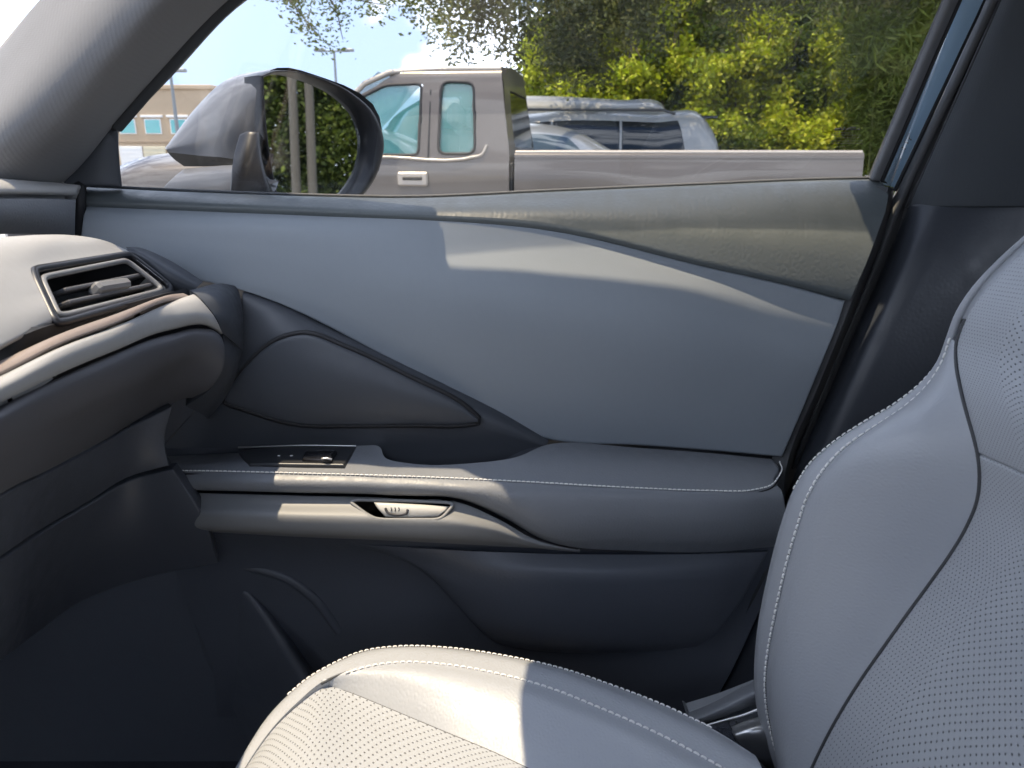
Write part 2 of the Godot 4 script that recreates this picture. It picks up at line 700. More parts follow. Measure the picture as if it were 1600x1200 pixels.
	M.painted_sky = mat(Color(0.33, 0.48, 0.62), 0.15, {"metal": 0.0, "coat": 0.8})  # the reflected sky, put into the colour of the frame strip
	M.trim_pale = mat(Color(0.12, 0.12, 0.12), 0.7)
	M.broad = broad
	M.fine = fine

func box(called: String, c: Vector3, size: Vector3, m: Material, parent: Node, bevel := 0.01, turn := Vector3.ZERO) -> MeshInstance3D:
	var a := fresh()
	brick(a, Transform3D(Basis.from_euler(turn), c), size, bevel)
	return piece(called, a, m, parent)

func car_body() -> void:
	car = thing("car", "car around us, grey leather seat, padded door and dashboard seen from the driver's side", "car", Vector3(0.6, 0.3, -0.22))
	var t := car
	var y := EYE
	box("floor_carpet", Vector3(0.55, y - 0.93, -0.2), Vector3(3.6, 0.05, 1.66), M.carpet, t)
	box("firewall", Vector3(-1.12, y - 0.52, -0.2), Vector3(0.06, 0.86, 1.64), M.carpet, t, 0.01, Vector3(0, 0, 0.15))
	box("kick_panel", Vector3(-0.64, y - 0.60, -0.99), Vector3(1.0, 0.72, 0.05), M.lower, t)
	# roof: lining below, skin above
	var lining := []
	var skin := []
	for z in [-0.925, -0.885, -0.86, -0.835, -0.81, -0.785, -0.65, -0.4, -0.2, 0.1, 0.4, 0.525]:
		var k: float = 1.0 - pow(absf(z + 0.2) / 0.725, 2.5)
		var lr := []
		var sr := []
		for x in [0.0, 0.1, 0.4, 0.9, 1.6, 2.2]:
			var hx: float = x
			if x < 0.05: hx = lerpf(-0.17, -0.21, clampf((z + 0.785) / 0.2, 0, 1)) if z > -0.80 else lerpf(-0.38, -0.215, (z + 0.925) / 0.115)
			var zz: float = z if x < 0.05 or z > -0.91 else z + 0.03
			lr.append(Vector3(hx, y + 0.285 + 0.03 * k, zz))
			sr.append(Vector3(hx, y + 0.32 + 0.05 * k, zz))
		lining.append(lr)
		skin.append(sr)
	piece("roof_lining", panel(lining, 24, 20, {"thick": 0.02, "ref": Vector3(0.5, 0.8, -0.2)}), M.headliner, t)
	piece("roof_skin", panel(skin, 24, 20, {"thick": 0.02, "ref": Vector3(0.5, 6, -0.2)}), M.paint_grey, t)
	# windshield and its pillars
	var ws := fresh()
	var base0 := Vector3(-1.05, y - 0.10, -0.95)
	var base1 := Vector3(-1.05, y - 0.10, 0.56)
	var top0 := Vector3(-0.145, y + 0.361, -0.90)
	var top1 := Vector3(-0.145, y + 0.361, 0.50)
	slab(ws, [base0, base1, top1, top0], (base1 - base0).cross(top0 - base0), 0.005)
	piece("windshield", ws, M.screen_glass, t)
	var ap := fresh()
	tube(ap, smooth([Vector3(-0.78, y - 0.16, -1.03), Vector3(-0.60, y - 0.00, -1.015), Vector3(-0.41, y + 0.16, -0.985), Vector3(-0.20, y + 0.30, -0.925)], 12), 0.032, 8)
	piece("pillar_skin", ap, M.paint_grey, t)
	var rail := fresh()
	tube(rail, smooth([Vector3(0.352, y + 0.30, -0.93), Vector3(0.6, y + 0.30, -0.955), Vector3(1.2, y + 0.29, -0.96), Vector3(2.2, y + 0.2, -0.95)], 12), 0.055, 8)
	piece("roof_side_rail", rail, M.paint_grey, t)  # out of view, placed to keep the sun off the center pillar
	box("pillar_skin", Vector3(0.64, y + 0.12, -1.02), Vector3(0.17, 0.46, 0.05), M.paint_grey, t, 0.015, Vector3(0.2, 0, -0.2))  # unseen outer skin, added to shade the center pillar
	var ap2 := fresh()
	tube(ap2, smooth([Vector3(-0.95, y - 0.12, 0.60), Vector3(-0.55, y + 0.08, 0.58), Vector3(-0.20, y + 0.30, 0.53)], 12), 0.05, 8)
	piece("pillar_skin", ap2, M.cloth, t)
	# dashboard across to the driver, cowl and bonnet
	box("instrument_hood", Vector3(-0.60, y + 0.0, 0.2), Vector3(0.3, 0.2, 0.62), M.dark_soft, t, 0.05)
	var ring := fresh()
	var hub := Vector3(-0.36, y - 0.14, 0.2)
	var circle := []
	for s in 28: circle.append(hub + Vector3(-0.08 * sin(TAU * s / 28), 0.165 * sin(TAU * s / 28), 0.185 * cos(TAU * s / 28)))
	tube(ring, circle, 0.016, 8, -1.0, true)
	piece("steering_wheel", ring, M.dark, t)
	box("steering_boss", hub + Vector3(-0.02, 0, 0), Vector3(0.06, 0.12, 0.2), M.dark, t, 0.03, Vector3(0, 0, 0.4))
	box("driver_backrest", Vector3(0.46, y - 0.32, 0.2), Vector3(0.14, 0.72, 0.5), M.leather, t, 0.06, Vector3(0, 0, -0.3))
	box("driver_headrest", Vector3(0.60, y + 0.12, 0.2), Vector3(0.1, 0.2, 0.28), M.leather, t, 0.04, Vector3(0, 0, -0.2))
	box("driver_cushion", Vector3(0.02, y - 0.66, 0.2), Vector3(0.56, 0.14, 0.5), M.leather, t, 0.06)
	box("centre_console", Vector3(0.0, y - 0.68, -0.12), Vector3(0.9, 0.3, 0.16), M.dark_soft, t, 0.03)
	box("dash_sun_block", Vector3(-0.53, y - 0.245, -0.905), Vector3(0.18, 0.09, 0.11), M.lower, t)  # unseen block added behind the glove lid to stop a leak of sun
	box("dash_top", Vector3(-0.83, y - 0.135, -0.19), Vector3(0.5, 0.02, 1.52), M.dark_soft, t)
	box("bonnet", Vector3(-1.75, y - 0.24, -0.22), Vector3(1.35, 0.12, 1.7), M.paint_grey, t, 0.05)
	# passenger side outside the door panel, then the rear half of the cabin
	box("door_skin", Vector3(0.0, y - 0.5, -1.10), Vector3(1.42, 0.86, 0.04), M.paint_grey, t)
	box("sill", Vector3(0.78, y - 0.88, -1.0), Vector3(1.74, 0.16, 0.14), M.lower, t, 0.02)
	box("rear_side", Vector3(1.45, y - 0.46, -1.02), Vector3(1.6, 0.86, 0.08), M.trim_pale, t)
	box("rear_pillar", Vector3(1.55, y + 0.1, -0.97), Vector3(0.16, 0.46, 0.05), M.cloth, t, 0.01, Vector3(0.2, 0, 0))
	box("rear_side", Vector3(0.75, y - 0.46, 0.62), Vector3(3.2, 0.86, 0.08), M.trim_pale, t)
	box("rear_pillar", Vector3(0.55, y + 0.1, 0.57), Vector3(0.12, 0.46, 0.05), M.cloth, t, 0.01, Vector3(-0.2, 0, 0))
	box("rear_pillar", Vector3(1.55, y + 0.1, 0.57), Vector3(0.16, 0.46, 0.05), M.cloth, t, 0.01, Vector3(-0.2, 0, 0))
	box("rear_wall", Vector3(2.25, y - 0.44, -0.2), Vector3(0.08, 0.9, 1.7), M.trim_pale, t)
	# sill trim seen past the seat, and the pressed rib of the footwell side
	piece("sill_trim", panel([
		zrow([352, 872, 0.955, 402, 922, 0.950, 450, 985, 0.945, 505, 1066, 0.940, 560, 1150, 0.935]),
		zrow([346, 884, 0.930, 394, 932, 0.918, 438, 995, 0.905, 488, 1076, 0.89, 540, 1160, 0.875]),
		zrow([330, 905, 0.940, 372, 952, 0.925, 412, 1012, 0.912, 455, 1090, 0.90, 500, 1175, 0.89]),
		zrow([290, 985, 0.975, 320, 1030, 0.965, 350, 1080, 0.955, 385, 1150, 0.945, 420, 1230, 0.935]),
	], 24, 14, {"thick": 0.02}), M.lower, t)
	var rib := fresh()
	tube(rib, smooth(zrow([352, 884, 0.925, 405, 888, 0.921, 450, 903, 0.919, 492, 934, 0.922, 530, 985, 0.93]), 18), 0.008, 8)
	piece("panel_rib", rib, M.lower, t)

func side_mirror() -> void:
	var t := assembly("side_mirror", at(330, 300, 1.15), "grey door mirror with black rim, its glass full of green reflected hedge")
	var n := Vector3(0.80, 0.03, 0.60).normalized()
	var c := at(490, 215, 1.2)
	var rim_px := [[402, 118], [420, 111], [442, 110], [495, 121], [550, 147], [583, 178], [598, 222], [591, 262], [574, 295], [548, 322], [500, 332], [450, 330], [428, 312], [415, 262], [406, 190]]
	var rim := []
	for q in rim_px: rim.append(atp(q[0], q[1], c, n))
	var mid := Vector3.ZERO
	for p in rim: mid += p / rim.size()
	var loop := smooth(rim + [rim[0]], 60)
	loop.pop_back()
	# the rounded black surround, broad on the outer side
	var inner := []
	for q in [[408, 124], [424, 117], [442, 115], [491, 127], [538, 153], [562, 182], [571, 222], [566, 258], [551, 287], [528, 312], [490, 323], [452, 322], [435, 306], [423, 262], [413, 190]]: inner.append(atp(q[0], q[1], c, n))
	var inner_loop := smooth(inner + [inner[0]], 60)
	inner_loop.pop_back()
	var rows := []
	for k in [[-0.02, -0.03], [-0.06, -0.012], [0.0, 0.003], [0.22, 0.009], [0.5, 0.009], [0.8, 0.003], [0.95, -0.006], [1.02, -0.014]]:
		var r := []
		for i in loop.size() + 1: r.append(loop[i % loop.size()].lerp(inner_loop[i % loop.size()], k[0]) + n * k[1])
		rows.append(r)
	var a := fresh()
	var nn := grid_normals(rows, false)
	if nn[3][10].dot(n) < 0: nn = grid_normals(rows, true)
	quad_grid(a, rows, nn, [])
	piece("mirror_rim", a, M.rim_black, t)
	var gl := fresh()
	var face := []
	for p in inner_loop: face.append(mid + (p - mid) * 1.01 - n * 0.012)
	slab(gl, face, n, 0.004)
	piece("mirror_glass", gl, M.mirror, t)
	var back := fresh()
	var bl := []
	for p in loop: bl.append(mid + (p - mid) * 0.98 - n * 0.022)
	slab(back, bl, n, 0.004)
	piece("mirror_backing", back, M.black, t)
	var r_ := func(q): return atp(q[0] + 5.0, q[1], c, n) - n * 0.002
	var ctr := at(400, 200, 1.24)
	piece("mirror_housing", panel([
		[at(262, 238, 1.200), at(312, 243, 1.175), at(360, 248, 1.145), r_.call([416, 262])],
		[at(260, 234, 1.198), at(316, 214, 1.168), at(364, 190, 1.138), r_.call([406, 190])],
		[at(258, 232, 1.205), at(306, 186, 1.185), at(350, 148, 1.160), r_.call([402, 122])],
		[at(259, 230, 1.215), at(301, 175, 1.215), at(346, 131, 1.195), r_.call([420, 109])],
		[at(264, 228, 1.24), at(315, 176, 1.28), at(380, 138, 1.29), r_.call([495, 119])],
		[at(268, 230, 1.26), at(330, 200, 1.35), at(430, 180, 1.38), r_.call([588, 178])],
		[at(270, 236, 1.25), at(335, 240, 1.34), at(430, 260, 1.36), r_.call([590, 262])],
		[at(268, 239, 1.22), at(325, 252, 1.27), at(400, 290, 1.28), r_.call([500, 332])],
	], 24, 30, {"thick": 0.0, "out": ctr}), M.paint_grey, t)
	piece("mirror_base", panel([
		[at(262, 238, 1.203), at(312, 243, 1.178), at(360, 248, 1.148), at(416, 256, 1.12)],
		[at(270, 247, 1.21), at(318, 251, 1.19), at(362, 254, 1.16), at(416, 264, 1.13)],
		[at(288, 260, 1.22), at(325, 260, 1.20), at(365, 258, 1.17), at(416, 270, 1.14)],
	], 16, 8, {"thick": 0.02}), M.rubber, t)
	piece("mirror_foot", panel([
		zrow([288, 262, 1.19, 330, 258, 1.155, 372, 256, 1.120, 396, 256, 1.10]),
		zrow([266, 280, 1.175, 325, 276, 1.135, 372, 272, 1.095, 398, 274, 1.08]),
		zrow([250, 298, 1.18, 322, 296, 1.135, 372, 294, 1.095, 400, 296, 1.08]),
		zrow([240, 325, 1.20, 320, 325, 1.15, 372, 325, 1.11, 402, 325, 1.10]),
	], 20, 14, {"r": 0.004, "thick": 0.04}), M.paint_grey, t)
	piece("dark_reflection", panel([  # dark blurred reflection beside the mirror, built as a solid black piece
		zrow([372, 208, 1.105, 390, 202, 1.10, 404, 204, 1.10]),
		zrow([362, 245, 1.09, 384, 240, 1.08, 410, 245, 1.085]),
		zrow([357, 290, 1.075, 384, 290, 1.065, 420, 292, 1.07]),
		zrow([355, 330, 1.075, 384, 330, 1.065, 428, 330, 1.075]),
	], 12, 14, {"r": 0.006, "thick": 0.03}), M.rim_black, t)

func car_door() -> void:
	var t := assembly("door", at(700, 700, 0.97), "light grey door panel with charcoal upper trim and stitched armrest under the window")
	# charcoal pad along the window sill
	piece("upper_trim", panel([
		zrow([128, 300, 1.05, 300, 308, 1.05, 470, 314, 1.05, 640, 318, 1.05, 850, 308, 1.05, 1100, 297, 1.05, 1300, 288, 1.05, 1375, 288, 1.05]),
		zrow([128, 292, 1.022, 300, 300, 1.022, 470, 306, 1.022, 640, 309, 1.022, 850, 300, 1.022, 1100, 289, 1.022, 1300, 281, 1.022, 1372, 280, 1.022]),
		zrow([128, 297, 1.000, 300, 306, 1.000, 470, 312, 1.000, 640, 317, 1.000, 850, 311, 1.000, 1100, 303, 0.998, 1300, 297, 0.995, 1386, 296, 0.995]),
		zrow([128, 307, 0.985, 300, 315, 0.985, 470, 321, 0.985, 640, 328, 0.981, 850, 332, 0.969, 1100, 355, 0.955, 1280, 372, 0.950, 1366, 378, 0.950]),
		zrow([130, 316, 0.978, 300, 323, 0.978, 470, 329, 0.977, 640, 337, 0.972, 850, 354, 0.957, 1100, 415, 0.944, 1240, 447, 0.941, 1328, 470, 0.941]),
	], 40, 14, {"r": 0.006, "thick": 0.03, "edge": "bl"}), M.dark, t)
	var sweep := fresh()
	tube(sweep, smooth(zrow([130, 290, 1.026, 300, 298, 1.026, 470, 304, 1.026, 640, 307, 1.026, 850, 298, 1.026, 1100, 287, 1.026, 1300, 279, 1.026, 1362, 278, 1.026]), 40), 0.0022, 6)
	piece("window_seal", sweep, M.seal_grey, t)
	# pale upholstered field
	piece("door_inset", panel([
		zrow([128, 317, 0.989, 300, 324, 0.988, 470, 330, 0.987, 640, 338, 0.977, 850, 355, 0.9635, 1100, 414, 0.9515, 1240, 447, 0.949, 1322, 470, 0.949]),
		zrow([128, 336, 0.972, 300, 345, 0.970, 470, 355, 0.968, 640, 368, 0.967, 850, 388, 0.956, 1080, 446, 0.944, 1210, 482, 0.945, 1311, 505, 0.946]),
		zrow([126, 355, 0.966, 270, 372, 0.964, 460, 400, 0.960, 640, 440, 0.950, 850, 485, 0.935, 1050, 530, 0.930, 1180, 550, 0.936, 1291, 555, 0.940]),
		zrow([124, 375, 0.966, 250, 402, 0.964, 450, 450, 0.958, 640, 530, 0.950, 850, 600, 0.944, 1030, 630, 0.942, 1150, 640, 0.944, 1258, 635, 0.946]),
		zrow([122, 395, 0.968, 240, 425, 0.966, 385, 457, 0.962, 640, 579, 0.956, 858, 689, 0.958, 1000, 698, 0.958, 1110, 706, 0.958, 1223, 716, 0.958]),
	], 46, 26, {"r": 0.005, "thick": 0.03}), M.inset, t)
	# charcoal wedge between the dashboard end and the armrest
	piece("pull_trim", panel([
		zrow([382, 450, 0.975, 434, 470, 0.972, 504, 504, 0.968, 604, 552, 0.966, 704, 600, 0.965, 794, 645, 0.966, 860, 686, 0.967]),
		zrow([378, 458, 0.960, 430, 478, 0.955, 500, 512, 0.950, 600, 560, 0.948, 700, 608, 0.947, 790, 653, 0.949, 856, 691, 0.954]),
		zrow([372, 505, 0.950, 420, 508, 0.940, 500, 540, 0.934, 600, 580, 0.934, 700, 622, 0.937, 790, 662, 0.943, 854, 695, 0.952]),
		zrow([350, 560, 0.948, 400, 560, 0.935, 480, 590, 0.928, 600, 618, 0.929, 700, 648, 0.933, 790, 677, 0.941, 852, 698, 0.951]),
		zrow([318, 620, 0.952, 370, 630, 0.938, 470, 655, 0.930, 600, 662, 0.931, 700, 672, 0.936, 790, 688, 0.943, 850, 702, 0.952]),
		zrow([250, 700, 0.950, 340, 700, 0.945, 470, 702, 0.943, 600, 722, 0.945, 700, 725, 0.946, 790, 719, 0.948, 848, 706, 0.953]),
	], 36, 24, {"r": 0.004, "thick": 0.03, "edge": "l"}), M.dark_soft, t)
	var cover := [
		zrow([352, 612, 0.9275, 388, 566, 0.9275, 430, 532, 0.9275, 474, 521, 0.927, 540, 543, 0.926, 640, 590, 0.926, 725, 634, 0.929, 748, 654, 0.930]),
		zrow([350, 619, 0.927, 390, 595, 0.924, 430, 578, 0.921, 474, 575, 0.918, 540, 588, 0.917, 640, 617, 0.920, 725, 645, 0.927, 749, 657, 0.930]),
		zrow([349, 626, 0.927, 390, 630, 0.924, 430, 634, 0.920, 474, 638, 0.918, 540, 640, 0.918, 640, 646, 0.921, 725, 656, 0.928, 749, 660, 0.930]),
		zrow([350, 632, 0.928, 390, 645, 0.927, 430, 658, 0.926, 474, 666, 0.925, 540, 667, 0.925, 640, 666, 0.926, 725, 666, 0.930, 747, 663, 0.931]),
	]
	piece("speaker_cover", panel(cover, 40, 16, {"r": 0.006, "thick": 0.012}), M.dark_soft, t)
	var groove := fresh()
	var edge_line: Array = smooth(cover[0], 40)
	var under: Array = smooth(cover[3], 40)
	under.reverse()
	var back := []
	for p in edge_line + under: back.append(p + Vector3(0, 0, -0.0045))
	tube(groove, back, 0.0035, 6, -1.0, true)
	piece("cover_groove", groove, M.black, t)
	# padded armrest: top, nose and underside in one skin
	piece("armrest", panel([
		zrow([200, 715, 0.980, 360, 708, 0.945, 470, 702, 0.945, 570, 694, 0.942, 591, 697, 0.934, 603, 716, 0.905, 640, 724, 0.893, 745, 723, 0.893, 800, 716, 0.902, 858, 694, 0.948, 1000, 700, 0.957, 1110, 708, 0.957, 1210, 718, 0.957]),
		zrow([200, 722, 0.950, 360, 717, 0.915, 470, 712, 0.915, 570, 710, 0.912, 591, 714, 0.908, 606, 725, 0.892, 640, 731, 0.882, 745, 731, 0.882, 800, 727, 0.890, 858, 714, 0.910, 1000, 721, 0.912, 1110, 728, 0.912, 1219, 734, 0.915]),
		zrow([200, 731, 0.912, 360, 733, 0.873, 470, 736, 0.871, 570, 738, 0.870, 591, 739, 0.870, 606, 740, 0.869, 640, 741, 0.868, 745, 745, 0.866, 800, 748, 0.866, 858, 752, 0.866, 1000, 759, 0.868, 1110, 763, 0.870, 1214, 755, 0.884]),
		zrow([200, 739, 0.903, 360, 741, 0.864, 470, 744, 0.862, 570, 746, 0.861, 591, 747, 0.861, 606, 748, 0.860, 640, 749, 0.859, 745, 753, 0.857, 800, 756, 0.857, 858, 760, 0.857, 1000, 767, 0.858, 1120, 772, 0.860, 1222, 764, 0.876]),
		zrow([200, 750, 0.896, 360, 752, 0.857, 470, 755, 0.855, 570, 757, 0.854, 591, 758, 0.854, 606, 759, 0.853, 640, 760, 0.852, 745, 764, 0.849, 800, 775, 0.848, 858, 785, 0.848, 1000, 795, 0.850, 1120, 800, 0.853, 1229, 795, 0.870]),
		zrow([200, 762, 0.897, 360, 764, 0.858, 470, 767, 0.856, 570, 769, 0.855, 591, 770, 0.855, 606, 771, 0.855, 640, 772, 0.854, 720, 777, 0.852, 790, 803, 0.852, 850, 836, 0.854, 1000, 840, 0.858, 1120, 842, 0.862, 1230, 832, 0.878]),
		zrow([200, 765, 0.910, 360, 767, 0.870, 470, 770, 0.868, 570, 772, 0.867, 591, 773, 0.867, 606, 774, 0.867, 640, 775, 0.866, 720, 780, 0.864, 786, 808, 0.864, 846, 842, 0.866, 1000, 861, 0.880, 1120, 862, 0.886, 1229, 852, 0.900]),
	], 90, 30, {"r": 0.004, "thick": 0.02, "edge": "r"}), M.armrest, t)
	var cup := panel([
		zrow([585, 700, 0.948, 640, 706, 0.948, 745, 706, 0.948, 805, 704, 0.948, 856, 695, 0.951]),
		zrow([585, 740, 0.945, 640, 752, 0.945, 745, 752, 0.945, 805, 738, 0.945, 856, 705, 0.951]),
		zrow([588, 748, 0.912, 640, 760, 0.912, 745, 760, 0.912, 805, 745, 0.918, 856, 708, 0.946]),
		zrow([588, 735, 0.890, 640, 748, 0.888, 745, 748, 0.888, 805, 735, 0.894, 856, 704, 0.942]),
	], 20, 14, {"thick": 0.006})
	piece("pull_cup", cup, M.lower, t)
	# seam along the armrest edge, with pale thread
	var seam := zrow([210, 735, 0.896, 360, 737, 0.8675, 470, 740, 0.8655, 640, 745, 0.8625, 800, 752, 0.8605, 1000, 763, 0.862, 1110, 767, 0.8645, 1175, 766, 0.8695, 1206, 757, 0.878, 1218, 742, 0.892, 1218, 722, 0.945])
	var sl := fresh()
	var lower_seam := []
	for p in smooth(seam, 80): lower_seam.append(p + Vector3(0, -0.0034, 0.0018))
	tube(sl, lower_seam, 0.0011, 6)
	piece("armrest_seam", sl, M.black, t)
	tag(piece("stitching", stitches(seam, 0.0042, 0.0016, 0.0009, Vector3(0, 0.0012, 0.001)), M.thread, t), "", "", "", "stuff")
	# smooth grip band with the release lever let into it
	var hole := PackedVector2Array()
	for q in [[547, 784], [556, 781], [620, 782], [700, 785], [708, 788], [706, 792], [694, 806], [686, 811], [676, 812], [600, 812], [585, 810], [572, 803]]: hole.append(Vector2(q[0], q[1]))
	var band := [
		zrow([200, 768, 0.909, 360, 770, 0.870, 470, 773, 0.867, 570, 775, 0.866, 640, 778, 0.865, 715, 783, 0.863, 776, 808, 0.857, 838, 842, 0.858, 906, 860, 0.870]),
		zrow([200, 783, 0.898, 360, 785, 0.859, 470, 788, 0.856, 570, 790, 0.854, 640, 793, 0.853, 715, 799, 0.852, 776, 818, 0.850, 838, 846, 0.856, 906, 860, 0.870]),
		zrow([200, 800, 0.886, 360, 804, 0.844, 470, 808, 0.840, 570, 811, 0.838, 640, 813, 0.837, 715, 817, 0.838, 776, 829, 0.845, 838, 849, 0.855, 906, 861, 0.871]),
		zrow([200, 815, 0.887, 360, 820, 0.844, 470, 824, 0.840, 570, 827, 0.838, 640, 829, 0.837, 715, 832, 0.839, 776, 838, 0.848, 838, 852, 0.857, 906, 862, 0.873]),
		zrow([200, 826, 0.920, 360, 833, 0.880, 470, 839, 0.877, 570, 843, 0.875, 640, 846, 0.874, 715, 850, 0.874, 776, 853, 0.876, 838, 857, 0.878, 906, 863, 0.882]),
	]
	piece("grip_band", panel(band, 150, 40, {"r": 0.003, "thick": 0.0, "edge": "t", "hole": hole}), M.grip, t)
	var rim := []
	for q in hole: rim.append(at(q.x, q.y, grip_depth(q) + 0.0012))
	var lip := fresh()
	tube(lip, cornered(rim, 0.004), 0.0022, 8, -1.0, true)
	piece("handle_rim", lip, M.grip, t)
	var pocket := fresh()
	var wall := []
	var deep := []
	var nrm := []
	var c := Vector3.ZERO
	for p in rim: c += p / rim.size()
	for p in rim + [rim[0]]:
		wall.append(p)
		deep.append(p.lerp(c, 0.06) + Vector3(0, 0, -0.028))
		nrm.append((c - p).normalized())
	quad_grid(pocket, [wall, deep], [nrm, nrm], [])
	slab(pocket, deep.slice(0, deep.size() - 1), Vector3(0, 0, 1), 0.003)
	piece("handle_recess", pocket, M.gloss_black, t)
	# release lever
	var lever := panel([
		zrow([583, 784, 0.854, 620, 785, 0.852, 660, 787, 0.852, 702, 790, 0.853]),
		zrow([590, 796, 0.848, 620, 796, 0.846, 660, 797, 0.846, 697, 798, 0.848]),
		zrow([601, 809, 0.846, 625, 810, 0.844, 655, 810, 0.844, 685, 809, 0.846]),
	], 20, 12, {"r": 0.0035, "thick": 0.009})
	piece("door_lever", lever, M.cream, t)
	# pictogram on the lever: a curved cup shape with three rising strokes
	var mark := fresh()
	tube(mark, smooth(zrow([602, 794, 0.8466, 606, 801, 0.8450, 615, 804, 0.8445, 628, 804, 0.8445, 636, 801, 0.8445, 637, 796, 0.8455]), 20), 0.0016, 6)
	for u in [611.0, 617.0, 623.0]:
		tube(mark, zrow([u, 793, 0.8465, u + 1, 796, 0.8458, u, 799, 0.8452]), 0.0007, 5)
	piece("lever_mark", mark, M.print_dark, t)
	var lock := fresh()
	tube(lock, zrow([557, 795, 0.866, 561, 790, 0.866, 566, 788, 0.866]), 0.0006, 5)
	tube(lock, zrow([559, 790, 0.866, 561, 797, 0.866]), 0.0005, 5)
	piece("lock_mark", lock, M.satin, t)
	# window switch plate on the armrest
	var plate := panel([
		zrow([372, 706, 0.934, 410, 702, 0.934, 480, 699, 0.9335, 557, 699, 0.9325]),
		zrow([380, 717, 0.905, 415, 716, 0.905, 480, 714, 0.9045, 549, 713, 0.9045]),
		zrow([390, 726, 0.879, 420, 726, 0.8785, 480, 727, 0.8775, 538, 728, 0.876]),
	], 16, 10, {"r": 0.003, "thick": 0.012})
	var sp := piece("switch_plate", plate, M.plate, t)
	sp.position.y += 0.002
	var chrome_line := fresh()
	tube(chrome_line, smooth(zrow([372, 699, 0.9385, 410, 698, 0.9385, 480, 696, 0.938, 556, 697, 0.937]), 12), 0.0012, 6)
	piece("plate_trim", chrome_line, M.satin, t)
	var rocker := panel([
		zrow([480, 709, 0.9085, 510, 709, 0.908, 527, 709, 0.9075]),
		zrow([476, 712, 0.899, 507, 711, 0.897, 522, 711, 0.896]),
		zrow([472, 724, 0.884, 502, 725, 0.881, 518, 725, 0.880]),
	], 10, 8, {"r": 0.002, "thick": 0.008})
	var rk := piece("window_switch", rocker, M.gloss_black, t)
	rk.position.y += 0.005
	var tip := fresh()
	tube(tip, zrow([503, 724, 0.8795, 511, 723, 0.8785, 519, 725, 0.8795]), 0.0016, 6)
	var tp := piece("switch_tip", tip, M.satin, t)
	tp.position.y += 0.006
	for u in [436.0, 456.0]:
		var dot := fresh()
		brick(dot, Transform3D(Basis(), at(u, 715.5, 0.905) + Vector3(0, 0.003, 0)), Vector3(0.0035, 0.0012, 0.0025), 0.0004)
		piece("switch_mark", dot, M.white, t)
	# dark lower panel with the bulge of the map pocket
	piece("lower_panel", panel([
		zrow([255, 822, 0.890, 430, 834, 0.885, 600, 844, 0.882, 760, 851, 0.884, 905, 861, 0.892, 1060, 861, 0.895, 1228, 850, 0.905]),
		zrow([262, 850, 0.905, 430, 860, 0.905, 600, 870, 0.905, 750, 885, 0.905, 900, 900, 0.905, 1050, 900, 0.905, 1216, 895, 0.912]),
		zrow([290, 940, 0.922, 430, 945, 0.922, 600, 950, 0.922, 750, 955, 0.922, 900, 960, 0.922, 1040, 962, 0.922, 1185, 965, 0.924]),
		zrow([330, 1035, 0.935, 440, 1035, 0.932, 600, 1040, 0.932, 750, 1045, 0.932, 900, 1050, 0.932, 1020, 1055, 0.932, 1140, 1060, 0.932]),
		zrow([340, 1120, 0.955, 440, 1120, 0.955, 600, 1130, 0.955, 750, 1130, 0.955, 900, 1130, 0.955, 1000, 1130, 0.955, 1105, 1120, 0.955]),
	], 40, 30, {"r": 0.006, "thick": 0.03, "edge": "r"}), M.lower, t)
	piece("map_pocket", panel([
		zrow([520, 848, 0.893, 640, 856, 0.884, 760, 862, 0.878, 905, 866, 0.880, 1060, 866, 0.886, 1205, 862, 0.899]),
		zrow([560, 853, 0.900, 672, 880, 0.884, 770, 890, 0.868, 905, 895, 0.866, 1060, 892, 0.874, 1193, 886, 0.896]),
		zrow([610, 862, 0.905, 705, 912, 0.880, 785, 925, 0.866, 905, 930, 0.864, 1050, 928, 0.872, 1175, 920, 0.896]),
		zrow([650, 874, 0.908, 728, 950, 0.884, 800, 965, 0.870, 905, 972, 0.868, 1040, 968, 0.877, 1150, 960, 0.899]),
		zrow([700, 905, 0.912, 755, 988, 0.893, 820, 1003, 0.884, 905, 1010, 0.883, 1020, 1008, 0.891, 1115, 1000, 0.908]),
		zrow([730, 950, 0.915, 775, 1006, 0.908, 830, 1018, 0.905, 905, 1023, 0.905, 1010, 1022, 0.908, 1090, 1014, 0.917]),
	], 40, 30, {"r": 0.01, "thick": 0.025, "edge": "blr"}), M.lower, t)
	# rear edge of the door, and the rubber that closes it
	piece("door_edge", panel([
		zrow([1388, 292, 0.993, 1378, 340, 0.975, 1334, 462, 0.955, 1280, 600, 0.95, 1230, 722, 0.958, 1215, 850, 0.91, 1150, 990, 0.93, 1095, 1120, 0.955]),
		zrow([1397, 294, 1.05, 1392, 340, 1.05, 1358, 450, 1.05, 1300, 600, 1.05, 1250, 722, 1.05, 1225, 850, 1.05, 1165, 990, 1.05, 1110, 1120, 1.05]),
	], 30, 4, {"thick": 0.02, "ref": Vector3(2, 1, 0.5)}), M.rubber, t)
	# upper frame and glass
	var chan := fresh()
	piece("window_channel", panel([
		zrow([1357, 281, 1.020, 1400, 180, 0.995, 1440, 84, 0.970, 1479, -10, 0.945, 1540, -160, 0.91]),
		zrow([1364, 283, 1.008, 1408, 181, 0.984, 1449, 85, 0.960, 1490, -10, 0.935, 1552, -160, 0.90]),
		zrow([1374, 285, 1.012, 1418, 183, 0.988, 1459, 87, 0.964, 1502, -10, 0.939, 1564, -160, 0.904]),
	], 20, 6, {"r": 0.003, "thick": 0.02, "edge": "lr"}), M.seal_grey, t)
